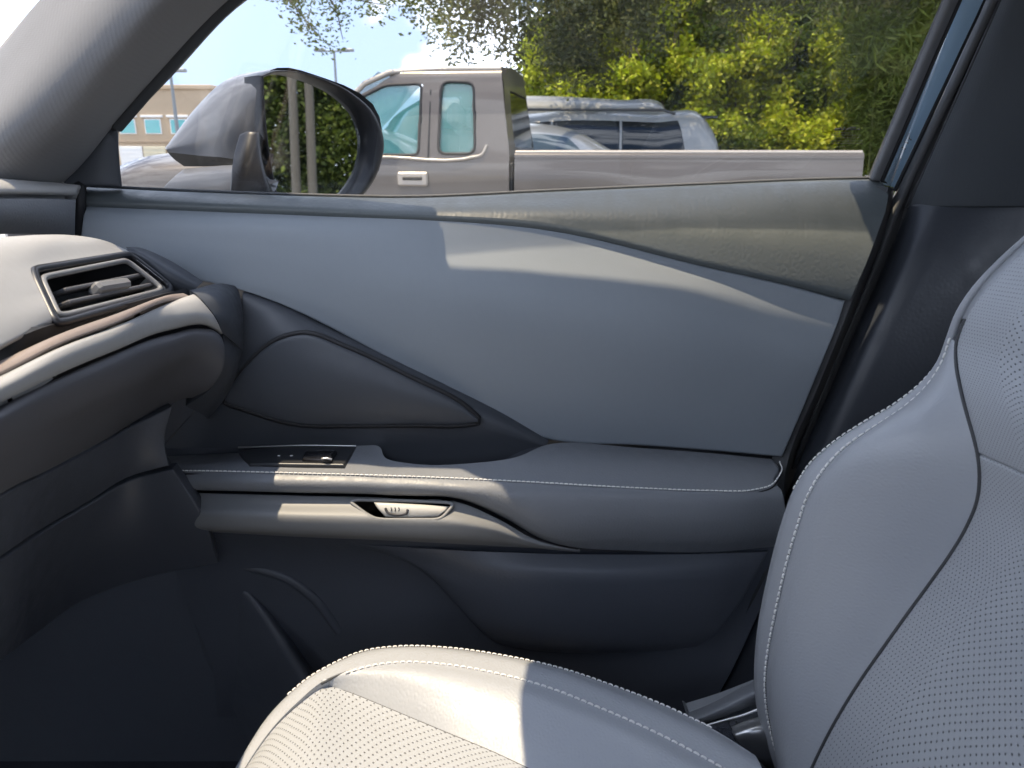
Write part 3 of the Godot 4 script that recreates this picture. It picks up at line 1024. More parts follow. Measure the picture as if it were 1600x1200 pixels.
	piece("frame_sky_strip", panel([  # strip of the frame, coloured blue for the sky mirrored in it
		zrow([1377, 287, 1.030, 1421, 184, 1.006, 1462, 88, 0.982, 1505, -10, 0.957, 1567, -160, 0.922]),
		zrow([1386, 290, 1.027, 1432, 187, 1.003, 1476, 91, 0.979, 1522, -10, 0.954, 1586, -160, 0.919]),
		zrow([1397, 293, 1.030, 1446, 190, 1.006, 1492, 94, 0.982, 1541, -10, 0.957, 1607, -160, 0.922]),
	], 20, 8, {"thick": 0.02}), M.painted_sky, t)
	var frame_line := fresh()
	tube(frame_line, smooth(zrow([1375, 286, 1.016, 1420, 184, 0.992, 1461, 88, 0.968, 1504, -10, 0.943, 1566, -160, 0.908]), 16), 0.0025, 6)
	piece("frame_gap", frame_line, M.black, t)
	var etch := fresh()
	tube(etch, zrow([1421, 208, 1.003, 1420, 216, 1.003, 1424, 219, 1.003]), 0.0008, 5)
	tube(etch, zrow([1414, 222, 1.006, 1419, 224, 1.006]), 0.0008, 5)
	tube(etch, zrow([1409, 230, 1.008, 1415, 233, 1.008]), 0.0008, 5)
	piece("frame_mark", etch, M.print_dark, t)
	var gl := fresh()
	var g0 := at(40, 292, 1.034)
	var g1 := at(1372, 282, 1.034)
	var g2 := at(1560, -160, 0.925)
	var g3 := at(300, -160, 0.925)
	var gn := (g1 - g0).cross(g3 - g0).normalized()
	slab(gl, [g0 + Vector3(0, -0.1, -0.01), g1 + Vector3(0, -0.1, -0.01), g2, g3], gn, 0.004)
	piece("window_glass", gl, M.door_glass, t)
	# maker's stamp etched in the glass, too worn to read
	var stamp := fresh()
	var o := (g0 + g1) / 2
	for q in [[1304, 201, 1312, 201], [1304, 203, 1312, 203], [1313, 199, 1313, 202], [1313, 202, 1319, 202], [1319, 199, 1319, 203], [1322, 203, 1326, 200], [1326, 200, 1329, 203], [1328, 199, 1337, 199], [1328, 202, 1337, 202], [1339, 202, 1344, 201]]:
		tube(stamp, [atp(q[0], q[1], o, gn) + gn * 0.0006, atp(q[2], q[3], o, gn) + gn * 0.0006], 0.0007, 5)
	for row in [[207, 1304, 1330], [211, 1300, 1345], [215, 1304, 1340], [220, 1298, 1346], [224, 1300, 1346], [229, 1306, 1322]]:
		var u: float = row[1]
		while u < row[2]:
			var w := rng.randf_range(1.2, 4.0)
			tube(stamp, [atp(u, row[0], o, gn) + gn * 0.0006, atp(u + w, row[0] + rng.randf_range(-0.6, 0.6), o, gn) + gn * 0.0006], 0.0003, 4)
			u += w + rng.randf_range(0.8, 2.2)
	tag(piece("glass_stamp", stamp, M.print_dark, t), "", "", "", "stuff")

func grip_depth(q: Vector2) -> float:
	return lerpf(0.857, 0.8385, clampf((q.y - 783) / 28.0, 0, 1))

func dashboard() -> void:
	var t := assembly("dashboard", at(150, 700, 0.8), "pale padded dashboard end with slatted air vent and thin wood strip")
	# far upper ledge under the windshield pillar
	piece("upper_ledge", panel([
		zrow([-120, 270, 0.80, 0, 278, 0.88, 60, 282, 0.93, 128, 289, 0.985]),
		zrow([-120, 282, 0.76, 0, 286, 0.85, 60, 288, 0.905, 124, 292, 0.965]),
		zrow([-120, 298, 0.75, 0, 298, 0.84, 60, 299, 0.895, 122, 300, 0.958]),
		zrow([-120, 306, 0.755, 0, 306, 0.845, 60, 306, 0.90, 121, 308, 0.962]),
	], 20, 10, {"r": 0.004, "thick": 0.02}), M.pad, t)
	var gap := fresh()
	tube(gap, zrow([125, 288, 0.990, 124.5, 300, 0.978, 124, 330, 0.975, 123, 375, 0.985]), 0.0075, 8)
	piece("ledge_gap", gap, M.black, t)
	piece("ledge_face", panel([
		zrow([-120, 309, 0.752, 0, 308, 0.845, 60, 308, 0.90, 121, 311, 0.962]),
		zrow([-120, 330, 0.75, 0, 330, 0.840, 60, 330, 0.895, 120, 332, 0.955]),
		zrow([-120, 372, 0.78, 0, 368, 0.865, 60, 368, 0.915, 119, 374, 0.972]),
	], 16, 8, {"r": 0.004, "thick": 0.02}), M.armrest, t)
	# main pad, rolled over towards the passenger, with the vent let into its face
	var tl := at(57, 430, 0.682)
	var tr := at(203, 403, 0.868)
	var bl := at(91, 500, 0.648)
	var n := (tr - tl).cross(bl - tl).normalized()
	if n.dot(sight(150, 450)) > 0: n = -n
	var on_face := func(flat_points: Array, lift: float) -> Array:
		var r := []
		for i in range(0, flat_points.size(), 2): r.append(atp(flat_points[i], flat_points[i + 1], tl + n * lift, n))
		return r
	var outer_px := [[52, 424], [58, 421], [198, 398], [208, 402], [264, 446], [266, 455], [258, 459], [102, 503], [90, 504], [84, 498], [56, 438]]
	var vent_hole := PackedVector2Array()
	for q in outer_px: vent_hole.append(Vector2(q[0], q[1]))
	piece("upper_pad", panel([
		xrow([-160, 378, -0.53, 0, 370, -0.50]) + zrow([60, 366, 0.775, 115, 366, 0.815, 165, 374, 0.855, 199, 391, 0.895]),
		xrow([-160, 384, -0.475, 0, 379, -0.455]) + zrow([60, 377, 0.735, 115, 378, 0.79, 168, 384, 0.845, 206, 395, 0.885]),
		on_face.call([-160, 432, 0, 424, 52, 418, 115, 406, 190, 394, 213, 400], 0.001),
		on_face.call([-160, 500, 0, 466, 62, 455, 135, 438, 220, 418, 240, 424], 0.002),
		on_face.call([-160, 585, 0, 523, 80, 497, 165, 477, 250, 452, 265, 448], 0.001),
		on_face.call([-160, 612, 0, 545, 84, 506, 168, 485, 252, 460, 266, 455], -0.001),
	], 120, 90, {"r": 0.005, "thick": 0.02, "edge": "tbr", "hole": vent_hole}), M.pad, t)
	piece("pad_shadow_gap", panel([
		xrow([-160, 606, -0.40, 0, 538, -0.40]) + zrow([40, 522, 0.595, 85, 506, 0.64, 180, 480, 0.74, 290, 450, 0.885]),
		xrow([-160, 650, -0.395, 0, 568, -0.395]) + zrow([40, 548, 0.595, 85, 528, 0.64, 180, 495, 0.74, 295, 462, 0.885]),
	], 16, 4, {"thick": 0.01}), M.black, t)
	# the same mouldings carried on towards the driver
	var carry := func(points: Array) -> Array:
		var rows := []
		for p in points:
			var e := Vector3(p.x, p.y, 0.58)
			rows.append([p + Vector3(0, -0.0008, -0.004), p.lerp(e, 0.5), e])
		return rows
	piece("upper_pad_middle", panel(carry.call(xrow([-160, 378, -0.53, -160, 384, -0.475]) + on_face.call([-160, 432, -160, 500, -160, 585, -160, 612], 0.0)), 8, 24, {"thick": 0.02}), M.pad, t)
	piece("wood_strip_middle", panel(carry.call(xrow([-160, 634, -0.386, -160, 646, -0.378, -160, 657, -0.374])), 8, 6, {"thick": 0.02}), M.wood, t)
	piece("lower_pad_middle", panel(carry.call(xrow([-160, 660, -0.378, -160, 668, -0.368, -160, 690, -0.362, -160, 706, -0.362, -160, 709, -0.375])), 8, 14, {"thick": 0.02}), M.pad, t)
	piece("lower_dash_middle", panel(carry.call(xrow([-160, 720, -0.374, -160, 728, -0.364, -160, 748, -0.358, -160, 820, -0.376, -160, 880, -0.405, -160, 985, -0.45, -160, 1150, -0.50])), 8, 24, {"thick": 0.02}), M.dash_low, t)
	# air vent
	var outer := []
	for q in outer_px: outer.append(atp(q[0], q[1], tl, n))
	var bz := fresh()
	tube(bz, cornered(outer, 0.006), 0.0042, 8, -1.0, true)
	piece("vent_bezel", bz, M.rim_black, t)
	var pan := fresh()
	slab(pan, outer, n, 0.004, -0.045)
	piece("vent_cavity", pan, M.black, t)
	var cavity_wall := fresh()
	var w0 := []
	var w1 := []
	var wn := []
	var vc := Vector3.ZERO
	for p in outer: vc += p / outer.size()
	for p in outer + [outer[0]]:
		w0.append(p)
		w1.append(p - n * 0.046)
		wn.append((vc - p).normalized())
	quad_grid(cavity_wall, [w0, w1], [wn, wn], [])
	piece("vent_wall", cavity_wall, M.black, t)
	var inner := []
	for q in [[66, 437], [72, 432], [195, 407], [205, 412], [243, 442], [252, 451], [246, 455], [103, 492], [93, 492], [88, 486]]: inner.append(atp(q[0], q[1], tl + n * 0.001, n))
	var ring := fresh()
	tube(ring, cornered(inner, 0.008), 0.0030, 8, -1.0, true)
	piece("vent_ring", ring, M.grey_plastic, t)
	for s in [[86, 459, 226, 430, 0.004], [92, 478, 238, 446, 0.004]]:
		var a := fresh()
		var p0 := atp(s[0], s[1], tl - n * 0.012, n)
		var p1 := atp(s[2], s[3], tl - n * 0.012, n)
		var x := (p1 - p0).normalized()
		var up := n.cross(x).normalized()
		if up.y < 0: up = -up
		var deep := (n * 0.9 - up * 0.35).normalized()
		var over := deep.cross(x).normalized()
		brick(a, Transform3D(Basis(x, over, x.cross(over)), (p0 + p1) / 2), Vector3(p0.distance_to(p1), 0.004, 0.022), 0.0012)
		piece("vent_slat", a, M.dash_low, t)
	var tab := fresh()
	var q0 := atp(147, 453, tl - n * 0.002, n)
	var q1 := atp(196, 445, tl - n * 0.002, n)
	var tx := (q1 - q0).normalized()
	var ty := n.cross(tx).normalized()
	brick(tab, Transform3D(Basis(tx, ty, tx.cross(ty)), (q0 + q1) / 2), Vector3(q0.distance_to(q1), 0.011, 0.016), 0.003)
	piece("vent_tab", tab, M.grey_plastic, t)
	# wood strip, then the lower pad with its cut line
	piece("wood_strip", panel([
		xrow([-160, 634, -0.386, 0, 563, -0.386]) + zrow([85, 524, 0.615, 180, 490, 0.70, 265, 460, 0.82, 286, 457, 0.86]),
		xrow([-160, 646, -0.378, 0, 573, -0.378]) + zrow([85, 533, 0.605, 180, 498, 0.69, 265, 464, 0.81, 292, 460, 0.86]),
		xrow([-160, 657, -0.374, 0, 583, -0.374]) + zrow([85, 541, 0.60, 180, 506, 0.685, 265, 470, 0.805, 299, 464, 0.862]),
	], 24, 6, {"r": 0.002, "thick": 0.012}), M.wood, t)
	piece("lower_pad", panel([
		xrow([-160, 660, -0.378, 0, 586, -0.378]) + zrow([90, 543, 0.605, 180, 509, 0.69, 265, 472, 0.81, 285, 464, 0.842, 303, 458, 0.865]),
		xrow([-160, 668, -0.368, 0, 594, -0.368]) + zrow([90, 551, 0.595, 180, 515, 0.68, 265, 480, 0.795, 295, 471, 0.828, 315, 468, 0.850]),
		xrow([-160, 690, -0.362, 0, 610, -0.362]) + zrow([90, 566, 0.588, 180, 530, 0.672, 265, 498, 0.785, 310, 489, 0.828, 336, 494, 0.855]),
		xrow([-160, 706, -0.362, 0, 623, -0.362]) + zrow([90, 580, 0.588, 180, 543, 0.672, 265, 512, 0.785, 318, 505, 0.838, 347, 519, 0.872]),
		xrow([-160, 709, -0.375, 0, 627, -0.375]) + zrow([90, 584, 0.605, 180, 546, 0.69, 265, 516, 0.80, 318, 508, 0.85, 347, 523, 0.882]),
	], 44, 22, {"r": 0.003, "thick": 0.02, "edge": "tr"}), M.pad, t)
	piece("pad_cap", panel([  # end of the lower pad, given a darker colour to stand for shade
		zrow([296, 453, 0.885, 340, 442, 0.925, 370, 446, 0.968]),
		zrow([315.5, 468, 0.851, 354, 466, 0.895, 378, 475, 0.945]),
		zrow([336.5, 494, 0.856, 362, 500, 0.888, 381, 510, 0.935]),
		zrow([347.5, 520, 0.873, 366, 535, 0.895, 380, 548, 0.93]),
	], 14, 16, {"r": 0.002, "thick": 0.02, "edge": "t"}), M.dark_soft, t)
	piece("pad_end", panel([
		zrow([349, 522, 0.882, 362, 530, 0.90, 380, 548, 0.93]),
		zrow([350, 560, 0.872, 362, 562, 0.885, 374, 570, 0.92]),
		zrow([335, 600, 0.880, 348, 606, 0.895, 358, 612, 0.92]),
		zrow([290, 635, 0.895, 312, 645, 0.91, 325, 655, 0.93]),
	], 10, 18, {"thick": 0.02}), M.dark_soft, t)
	piece("cut_line", panel([
		xrow([-160, 700, -0.385, 0, 620, -0.385]) + zrow([90, 578, 0.615, 180, 541, 0.70, 265, 510, 0.81, 335, 500, 0.87, 348, 530, 0.89]),
		xrow([-160, 730, -0.385, 0, 642, -0.385]) + zrow([90, 598, 0.615, 180, 559, 0.70, 265, 528, 0.81, 330, 520, 0.87, 345, 540, 0.89]),
	], 20, 4, {"thick": 0.01}), M.black, t)
	# glove box lid: lit lip at the top, then a dark face falling away
	piece("glove_lid", panel([
		xrow([-160, 720, -0.374, 0, 634, -0.374]) + zrow([90, 590, 0.602, 180, 551, 0.686, 265, 521, 0.797, 315, 512, 0.848, 336, 516, 0.866, 347, 526, 0.876]),
		xrow([-160, 728, -0.364, 0, 640, -0.364]) + zrow([90, 596, 0.592, 180, 556, 0.676, 265, 525, 0.786, 315, 515, 0.838, 337, 520, 0.857, 350, 533, 0.868]),
		xrow([-160, 748, -0.358, 0, 655, -0.358]) + zrow([90, 610, 0.586, 180, 568, 0.668, 265, 534, 0.778, 315, 521, 0.831, 339, 528, 0.851, 353, 545, 0.864]),
		xrow([-160, 775, -0.360, 0, 680, -0.360]) + zrow([90, 640, 0.590, 180, 596, 0.670, 260, 560, 0.775, 312, 545, 0.829, 337, 552, 0.848, 352, 570, 0.862]),
		xrow([-160, 820, -0.376, 0, 725, -0.376]) + zrow([85, 680, 0.615, 170, 634, 0.70, 245, 595, 0.80, 295, 580, 0.842, 322, 585, 0.857, 340, 596, 0.87]),
		xrow([-160, 880, -0.405, 0, 772, -0.405]) + zrow([80, 732, 0.665, 155, 692, 0.76, 220, 655, 0.85, 270, 630, 0.88, 292, 622, 0.89, 312, 622, 0.90]),
	], 44, 28, {"r": 0.004, "thick": 0.02, "edge": "tr"}), M.dash_low, t)
	piece("knee_panel", panel([
		xrow([-160, 882, -0.412, 0, 776, -0.412]) + zrow([80, 736, 0.675, 155, 696, 0.77, 215, 662, 0.835, 270, 634, 0.865]),
		xrow([-160, 930, -0.43, 0, 822, -0.43]) + zrow([80, 778, 0.70, 150, 738, 0.77, 210, 708, 0.83, 258, 690, 0.855]),
		xrow([-160, 985, -0.45, 0, 872, -0.45]) + zrow([75, 822, 0.72, 140, 784, 0.78, 205, 745, 0.835, 264, 728, 0.850]),
	], 24, 10, {"r": 0.003, "thick": 0.02}), M.lower, t)
	piece("knee_panel", panel([
		xrow([-160, 990, -0.452, 0, 877, -0.452]) + zrow([75, 827, 0.722, 140, 789, 0.782, 205, 750, 0.838, 270, 733, 0.848]),
		xrow([-160, 1060, -0.47, 0, 950, -0.47]) + zrow([70, 895, 0.73, 130, 850, 0.79, 215, 815, 0.84, 310, 795, 0.850]),
		xrow([-160, 1150, -0.50, 0, 1034, -0.50]) + zrow([65, 985, 0.76, 120, 945, 0.81, 225, 905, 0.86, 342, 880, 0.89]),
	], 24, 10, {"r": 0.003, "thick": 0.02}), M.lower, t)
	# side finisher that closes the end of the dashboard against the door
	piece("end_finisher", panel([
		zrow([196, 386, 0.93, 214, 386, 0.925, 260, 404, 0.925, 318, 440, 0.93]),
		zrow([196, 391, 0.90, 216, 398, 0.892, 262, 425, 0.895, 308, 449, 0.91]),
		zrow([186, 396, 0.905, 217, 412, 0.90, 262, 446, 0.898, 300, 458, 0.908]),
		zrow([190, 400, 0.93, 225, 430, 0.93, 270, 458, 0.93, 300, 470, 0.93]),
	], 20, 12, {"thick": 0.0}), M.dark_soft, t)

func pillars() -> void:
	var p := assembly("front_pillar", at(60, 250, 0.9), "sloping grey fabric windshield pillar beside the front of the passenger window")
	piece("pillar_trim", panel([
		zrow([330, -235, 0.885, 190, -130, 0.905, 58, 0, 0.925, 4, 64, 0.935, -60, 140, 0.945, -130, 225, 0.955, -180, 290, 0.96]),
		zrow([350, -225, 0.862, 212, -118, 0.880, 84, 10, 0.895, 28, 78, 0.90, -40, 160, 0.905, -112, 240, 0.91, -160, 290, 0.915]),
		zrow([405, -205, 0.830, 300, -100, 0.838, 190, 12, 0.846, 120, 100, 0.850, 42, 190, 0.856, -40, 262, 0.865, -80, 292, 0.87]),
		zrow([440, -190, 0.826, 342, -90, 0.836, 240, 14, 0.848, 163, 104, 0.856, 84, 200, 0.868, 10, 268, 0.88, -20, 293, 0.885]),
		zrow([490, -165, 0.850, 398, -75, 0.866, 295, 18, 0.884, 215, 112, 0.900, 140, 205, 0.915, 90, 262, 0.925, 60, 293, 0.93]),
		zrow([520, -150, 0.880, 426, -65, 0.900, 328, 22, 0.925, 246, 112, 0.945, 170, 200, 0.962, 120, 262, 0.972, 90, 292, 0.975]),
		zrow([527, -146, 0.93, 433, -63, 0.95, 334, 22, 0.975, 252, 112, 0.995, 176, 199, 1.01, 126, 262, 1.02, 96, 292, 1.02]),
	], 46, 38, {"r": 0.006, "thick": 0.02}), M.cloth, p)
	var seal := fresh()
	tube(seal, smooth(zrow([530, -145, 0.905, 436, -62, 0.925, 337, 24, 0.95, 256, 112, 0.965, 182, 198, 0.98]), 24), 0.008, 8)
	piece("door_seal", seal, M.cloth_dark, p)
	var frame := panel([
		zrow([533, -142, 0.915, 440, -60, 0.94, 340, 22, 0.965, 260, 112, 0.98, 186, 196, 0.995, 150, 236, 1.0]),
		zrow([545, -138, 0.925, 452, -56, 0.95, 351, 22, 0.975, 270, 112, 0.99, 192, 197, 1.005, 155, 238, 1.01]),
		zrow([555, -134, 0.94, 462, -52, 0.965, 361, 22, 0.99, 277, 112, 1.005, 196, 196, 1.02, 158, 240, 1.025]),
	], 30, 6, {"r": 0.003, "thick": 0.03})
	piece("window_frame", frame, M.rubber, p)
	var rail := fresh()
	tube(rail, smooth(zrow([543, -139, 0.921, 447, -58, 0.944, 346, 22, 0.969, 265, 112, 0.984, 189, 196, 0.999]), 24), 0.0022, 6)
	piece("frame_bead", rail, M.seal_grey, p)
	# dark triangle that closes the corner of the window, where the mirror is fixed
	piece("corner_plate", panel([
		zrow([60, 240, 0.985, 120, 215, 0.99, 165, 190, 0.995, 184, 196, 1.0]),
		zrow([60, 262, 0.98, 110, 245, 0.985, 160, 235, 0.99, 186, 240, 0.998]),
		zrow([60, 292, 0.975, 110, 292, 0.982, 160, 292, 0.988, 191, 294, 0.998]),
	], 14, 12, {"r": 0.004, "thick": 0.02}), M.dark_soft, p)
	var ribs := fresh()
	tube(ribs, smooth(zrow([85, 262, 0.955, 118, 215, 0.955, 158, 172, 0.95, 172, 170, 0.955]), 14), 0.006, 8)
	piece("trim_ridge", ribs, M.dark_soft, p)
	var b := assembly("center_pillar", at(1420, 900, 0.95), "tall charcoal trim between the passenger window and the seat back")
	piece("upper_cover", panel([
		zrow([1640, -190, 0.925, 1566, -8, 0.955, 1500, 140, 0.980, 1452, 246, 0.995, 1418, 324, 1.005]),
		zrow([1670, -190, 0.895, 1596, -8, 0.922, 1532, 140, 0.945, 1484, 246, 0.958, 1452, 324, 0.965]),
		zrow([1735, -190, 0.875, 1660, -8, 0.900, 1600, 140, 0.92, 1552, 246, 0.93, 1525, 324, 0.935]),
		zrow([1900, -190, 0.88, 1820, -8, 0.90, 1770, 140, 0.915, 1740, 246, 0.93, 1720, 324, 0.935]),
	], 22, 18, {"r": 0.004, "thick": 0.03}), M.cloth_dark, b)
	piece("lower_cover", panel([
		zrow([1420, 318, 1.009, 1378, 420, 0.995, 1325, 540, 0.985, 1282, 640, 0.98, 1240, 740, 0.975, 1200, 850, 0.97, 1150, 980, 0.97, 1100, 1110, 0.97]),
		zrow([1437, 318, 0.979, 1393, 420, 0.965, 1340, 540, 0.955, 1297, 640, 0.95, 1256, 740, 0.946, 1218, 850, 0.942, 1170, 980, 0.942, 1120, 1110, 0.942]),
		zrow([1462, 318, 0.961, 1412, 420, 0.947, 1357, 540, 0.937, 1313, 640, 0.932, 1272, 740, 0.928, 1235, 850, 0.925, 1190, 980, 0.925, 1142, 1110, 0.925]),
		zrow([1530, 318, 0.944, 1480, 420, 0.932, 1430, 540, 0.925, 1390, 640, 0.922, 1350, 740, 0.918, 1310, 850, 0.915, 1270, 980, 0.915, 1230, 1110, 0.915]),
		zrow([1724, 318, 0.942, 1690, 420, 0.932, 1650, 540, 0.928, 1600, 640, 0.925, 1560, 740, 0.922, 1520, 850, 0.92, 1470, 980, 0.92, 1430, 1110, 0.92]),
	], 40, 22, {"r": 0.004, "thick": 0.03}), M.pillar, b)
	piece("pillar_seal", panel([
		zrow([1612, -170, 0.945, 1543, -10, 0.975, 1498, 92, 0.997, 1447, 200, 1.017, 1400, 300, 1.033, 1368, 400, 1.02, 1300, 560, 1.01, 1236, 730, 1.0]),
		zrow([1622, -170, 0.938, 1555, -8, 0.966, 1508, 96, 0.988, 1457, 203, 1.008, 1409, 306, 1.022, 1374, 402, 1.012, 1306, 561, 1.002, 1240, 732, 0.993]),
		zrow([1638, -170, 0.94, 1566, -6, 0.968, 1516, 100, 0.99, 1464, 207, 1.01, 1415, 312, 1.024, 1378, 405, 1.014, 1310, 563, 1.004, 1243, 735, 0.995]),
	], 40, 8, {"r": 0.003, "thick": 0.02}), M.seal_grey, b)
	var dark_line := fresh()
	tube(dark_line, smooth(zrow([1610, -170, 0.948, 1541, -10, 0.978, 1495, 90, 1.0, 1445, 199, 1.02, 1398, 298, 1.036]), 20), 0.003, 6)
	tube(dark_line, smooth(zrow([1640, -170, 0.935, 1568, -6, 0.963, 1502, 142, 0.985, 1455, 248, 1.0, 1418, 326, 1.01]), 20), 0.003, 6)
	piece("seal_gap", dark_line, M.black, b)

func seat() -> void:
	var t := assembly("seat", aty(900, 1150, -0.9), "light grey perforated leather passenger seat with white stitching")
	# cushion. Rows run from the front lip to the back.
	var e0 := yrow([352, 1230, -0.585, 385, 1170, -0.572, 418, 1120, -0.562, 450, 1086, -0.556, 482, 1060, -0.552, 520, 1038, -0.549, 565, 1019, -0.547, 620, 1011, -0.546, 700, 1013, -0.547, 780, 1024, -0.549, 880, 1046, -0.553, 960, 1073, -0.558, 1040, 1104, -0.564, 1110, 1137, -0.570, 1180, 1180, -0.578])
	var e1 := yrow([362, 1236, -0.572, 396, 1178, -0.560, 432, 1130, -0.551, 466, 1096, -0.545, 502, 1066, -0.540, 540, 1048, -0.536, 580, 1037, -0.533, 625, 1032, -0.531, 690, 1035, -0.531, 770, 1048, -0.533, 850, 1069, -0.537, 940, 1104, -0.543, 1030, 1144, -0.550, 1110, 1186, -0.558, 1200, 1240, -0.568])
	var e2 := yrow([362, 1238, -0.573, 397, 1180, -0.562, 434, 1132, -0.553, 470, 1099, -0.549, 506, 1070, -0.548, 542, 1080, -0.552, 590, 1099, -0.555, 650, 1124, -0.557, 710, 1149, -0.558, 770, 1174, -0.560, 830, 1202, -0.561, 900, 1234, -0.563, 980, 1270, -0.565, 1060, 1310, -0.568, 1150, 1350, -0.57])
	var low := []
	var mid := []
	for i in e0.size():
		low.append(e0[i] + Vector3(0, -0.16, -0.012))
		mid.append(e0[i] + Vector3(0, -0.045, -0.012))
	piece("side_panel", panel([e0, mid, low], 50, 8, {"thick": 0.02, "ref": Vector3(0, 0.4, -3)}), M.leather, t)
	var ridge := []
	for i in e0.size(): ridge.append(e0[i].lerp(e1[i], 0.5) + Vector3(0, 0.006, 0))
	piece("bolster_band", panel([e0, ridge, e1], 70, 12, {"r": 0.003, "thick": 0.012, "edge": "t"}), M.leather, t)
	var crown1 := []
	var crown2 := []
	for i in e1.size():
		var w: float = clampf(e1[i].distance_to(e2[i]) / 0.08, 0, 1)
		crown1.append(e1[i].lerp(e2[i], 0.3) + Vector3(0, 0.010 * w, 0))
		crown2.append(e1[i].lerp(e2[i], 0.7) + Vector3(0, 0.006 * w, 0))
	piece("cushion_bolster", panel([e1.slice(4), crown1.slice(4), crown2.slice(4), e2.slice(4)], 60, 18, {"thick": 0.002, "edge": "tb"}), M.leather, t)
	var c1 := []
	var c2 := []
	var c3 := []
	for i in e2.size():
		var s: float = float(i) / (e2.size() - 1)
		var f := lerpf(e2[i].x, -0.31 + s * 0.56, 0.5)
		var drop := -0.03 * pow(1.0 - minf(s / 0.25, 1.0), 2)
		c1.append(Vector3(f, e2[i].y + 0.004, -0.50))
		c2.append(Vector3(lerpf(e2[i].x, -0.33 + s * 0.6, 0.8), EYE - 0.562 + drop, -0.36))
		c3.append(Vector3(lerpf(e2[i].x, -0.33 + s * 0.6, 0.8), EYE - 0.555 + drop, -0.22))
	piece("cushion_centre", panel([e2, c1, c2, c3], 60, 24, {"thick": 0.02}), M.perforated, t)
	# front of the cushion rolling down
	var f0 := [e0[0], e1[0], e2[0], c1[0], c2[0], c3[0]]
	var f1 := []
	var f2 := []
	for p in f0:
		f1.append(p + Vector3(-0.012, -0.03, 0))
		f2.append(p + Vector3(0.01, -0.12, 0))
	piece("cushion_front", panel([f0, f1, f2], 20, 8, {"thick": 0.02, "ref": Vector3(-3, 0.6, -0.5)}), M.leather, t)
	tag(piece("cushion_stitching", stitches(e0.slice(3, 14), 0.0042, 0.0022, 0.0009, Vector3(0, 0.0016, 0.0004)), M.thread, t), "", "", "", "stuff")
	var inner_line := []
	for p in e1.slice(4): inner_line.append(p)
	var shifted := []
	for i in range(5, e1.size()): shifted.append(e1[i] + (e2[i] - e1[i]).normalized() * 0.004)
	tag(piece("cushion_stitching", stitches(shifted, 0.0048, 0.0026, 0.0012, Vector3(0, 0.0028, 0.0005)), M.thread, t), "", "", "", "stuff")
	var cut := fresh()
	var cut_line := []
	for p in smooth(inner_line, 80): cut_line.append(p + Vector3(0, -0.0016, 0))
	tube(cut, cut_line, 0.0016, 6)
	var cut2 := []
	for p in smooth(e2.slice(4), 80): cut2.append(p + Vector3(0, -0.0012, 0))
	tube(cut, cut2, 0.0015, 6)
	piece("cushion_seams", cut, M.rubber, t)
	# backrest. Rows run from the top down.
	var b0 := zrow([1830, 150, 0.66, 1720, 268, 0.69, 1600, 374, 0.712, 1556, 414, 0.717, 1518, 456, 0.722, 1496, 490, 0.726, 1482, 528, 0.730, 1466, 566, 0.735, 1440, 598, 0.740, 1400, 630, 0.744, 1350, 660, 0.748, 1304, 690, 0.750, 1266, 724, 0.752, 1240, 764, 0.754, 1222, 812, 0.756, 1208, 862, 0.757, 1196, 914, 0.758, 1186, 964, 0.758, 1180, 1012, 0.758, 1178, 1056, 0.757, 1182, 1106, 0.755, 1194, 1152, 0.752, 1212, 1204, 0.748, 1240, 1270, 0.745])
	var b1 := zrow([1832, 154, 0.656, 1722, 272, 0.685, 1603, 378, 0.707, 1560, 418, 0.711, 1523, 460, 0.714, 1502, 494, 0.716, 1488, 530, 0.718, 1474, 570, 0.720, 1450, 606, 0.722, 1412, 640, 0.722, 1362, 672, 0.722, 1318, 702, 0.722, 1284, 738, 0.722, 1260, 778, 0.722, 1244, 826, 0.722, 1230, 874, 0.723, 1218, 924, 0.724, 1208, 972, 0.725, 1200, 1018, 0.726, 1196, 1060, 0.727, 1199, 1108, 0.727, 1209, 1154, 0.726, 1226, 1206, 0.723, 1252, 1272, 0.72])
	var b2 := zrow([1836, 158, 0.65, 1726, 276, 0.679, 1607, 382, 0.70, 1565, 422, 0.704, 1528, 464, 0.706, 1507, 498, 0.706, 1494, 534, 0.704, 1494, 572, 0.685, 1499, 600, 0.668, 1505, 626, 0.655, 1512, 652, 0.645, 1520, 680, 0.636, 1527, 710, 0.630, 1530, 742, 0.626, 1526, 782, 0.624, 1510, 822, 0.624, 1484, 866, 0.626, 1450, 914, 0.628, 1415, 962, 0.630, 1378, 1014, 0.633, 1338, 1072, 0.636, 1303, 1130, 0.638, 1268, 1200, 0.640, 1240, 1272, 0.64])
	var bm1 := []
	var bm2 := []
	for i in b1.size():
		var w: float = clampf(b1[i].distance_to(b2[i]) / 0.14, 0, 1)
		bm1.append(b1[i].lerp(b2[i], 0.28) + Vector3(-0.020, 0.008, 0.0) * w)
		bm2.append(b1[i].lerp(b2[i], 0.68) + Vector3(-0.022, 0.006, 0.0) * w)
	var bb := []
	var side := []
	for i in b0.size():
		bb.append(b0[i].lerp(b1[i], 0.5) + Vector3(-0.004, 0.002, 0.0))
		side.append(b0[i] + Vector3(0.09, -0.01, -0.012))
	piece("backrest_band", panel([b0, bb, b1], 90, 8, {"r": 0.003, "thick": 0.012}), M.leather, t)
	piece("backrest_bolster", panel([b1.slice(6), bm1.slice(6), bm2.slice(6), b2.slice(6)], 80, 24, {"thick": 0.002}), M.leather, t)
	piece("backrest_side", panel([b0, side], 60, 4, {"thick": 0.02, "ref": Vector3(0.5, 0.9, -3)}), M.leather, t)
	var g1 := []
	var g2 := []
	var g3 := []
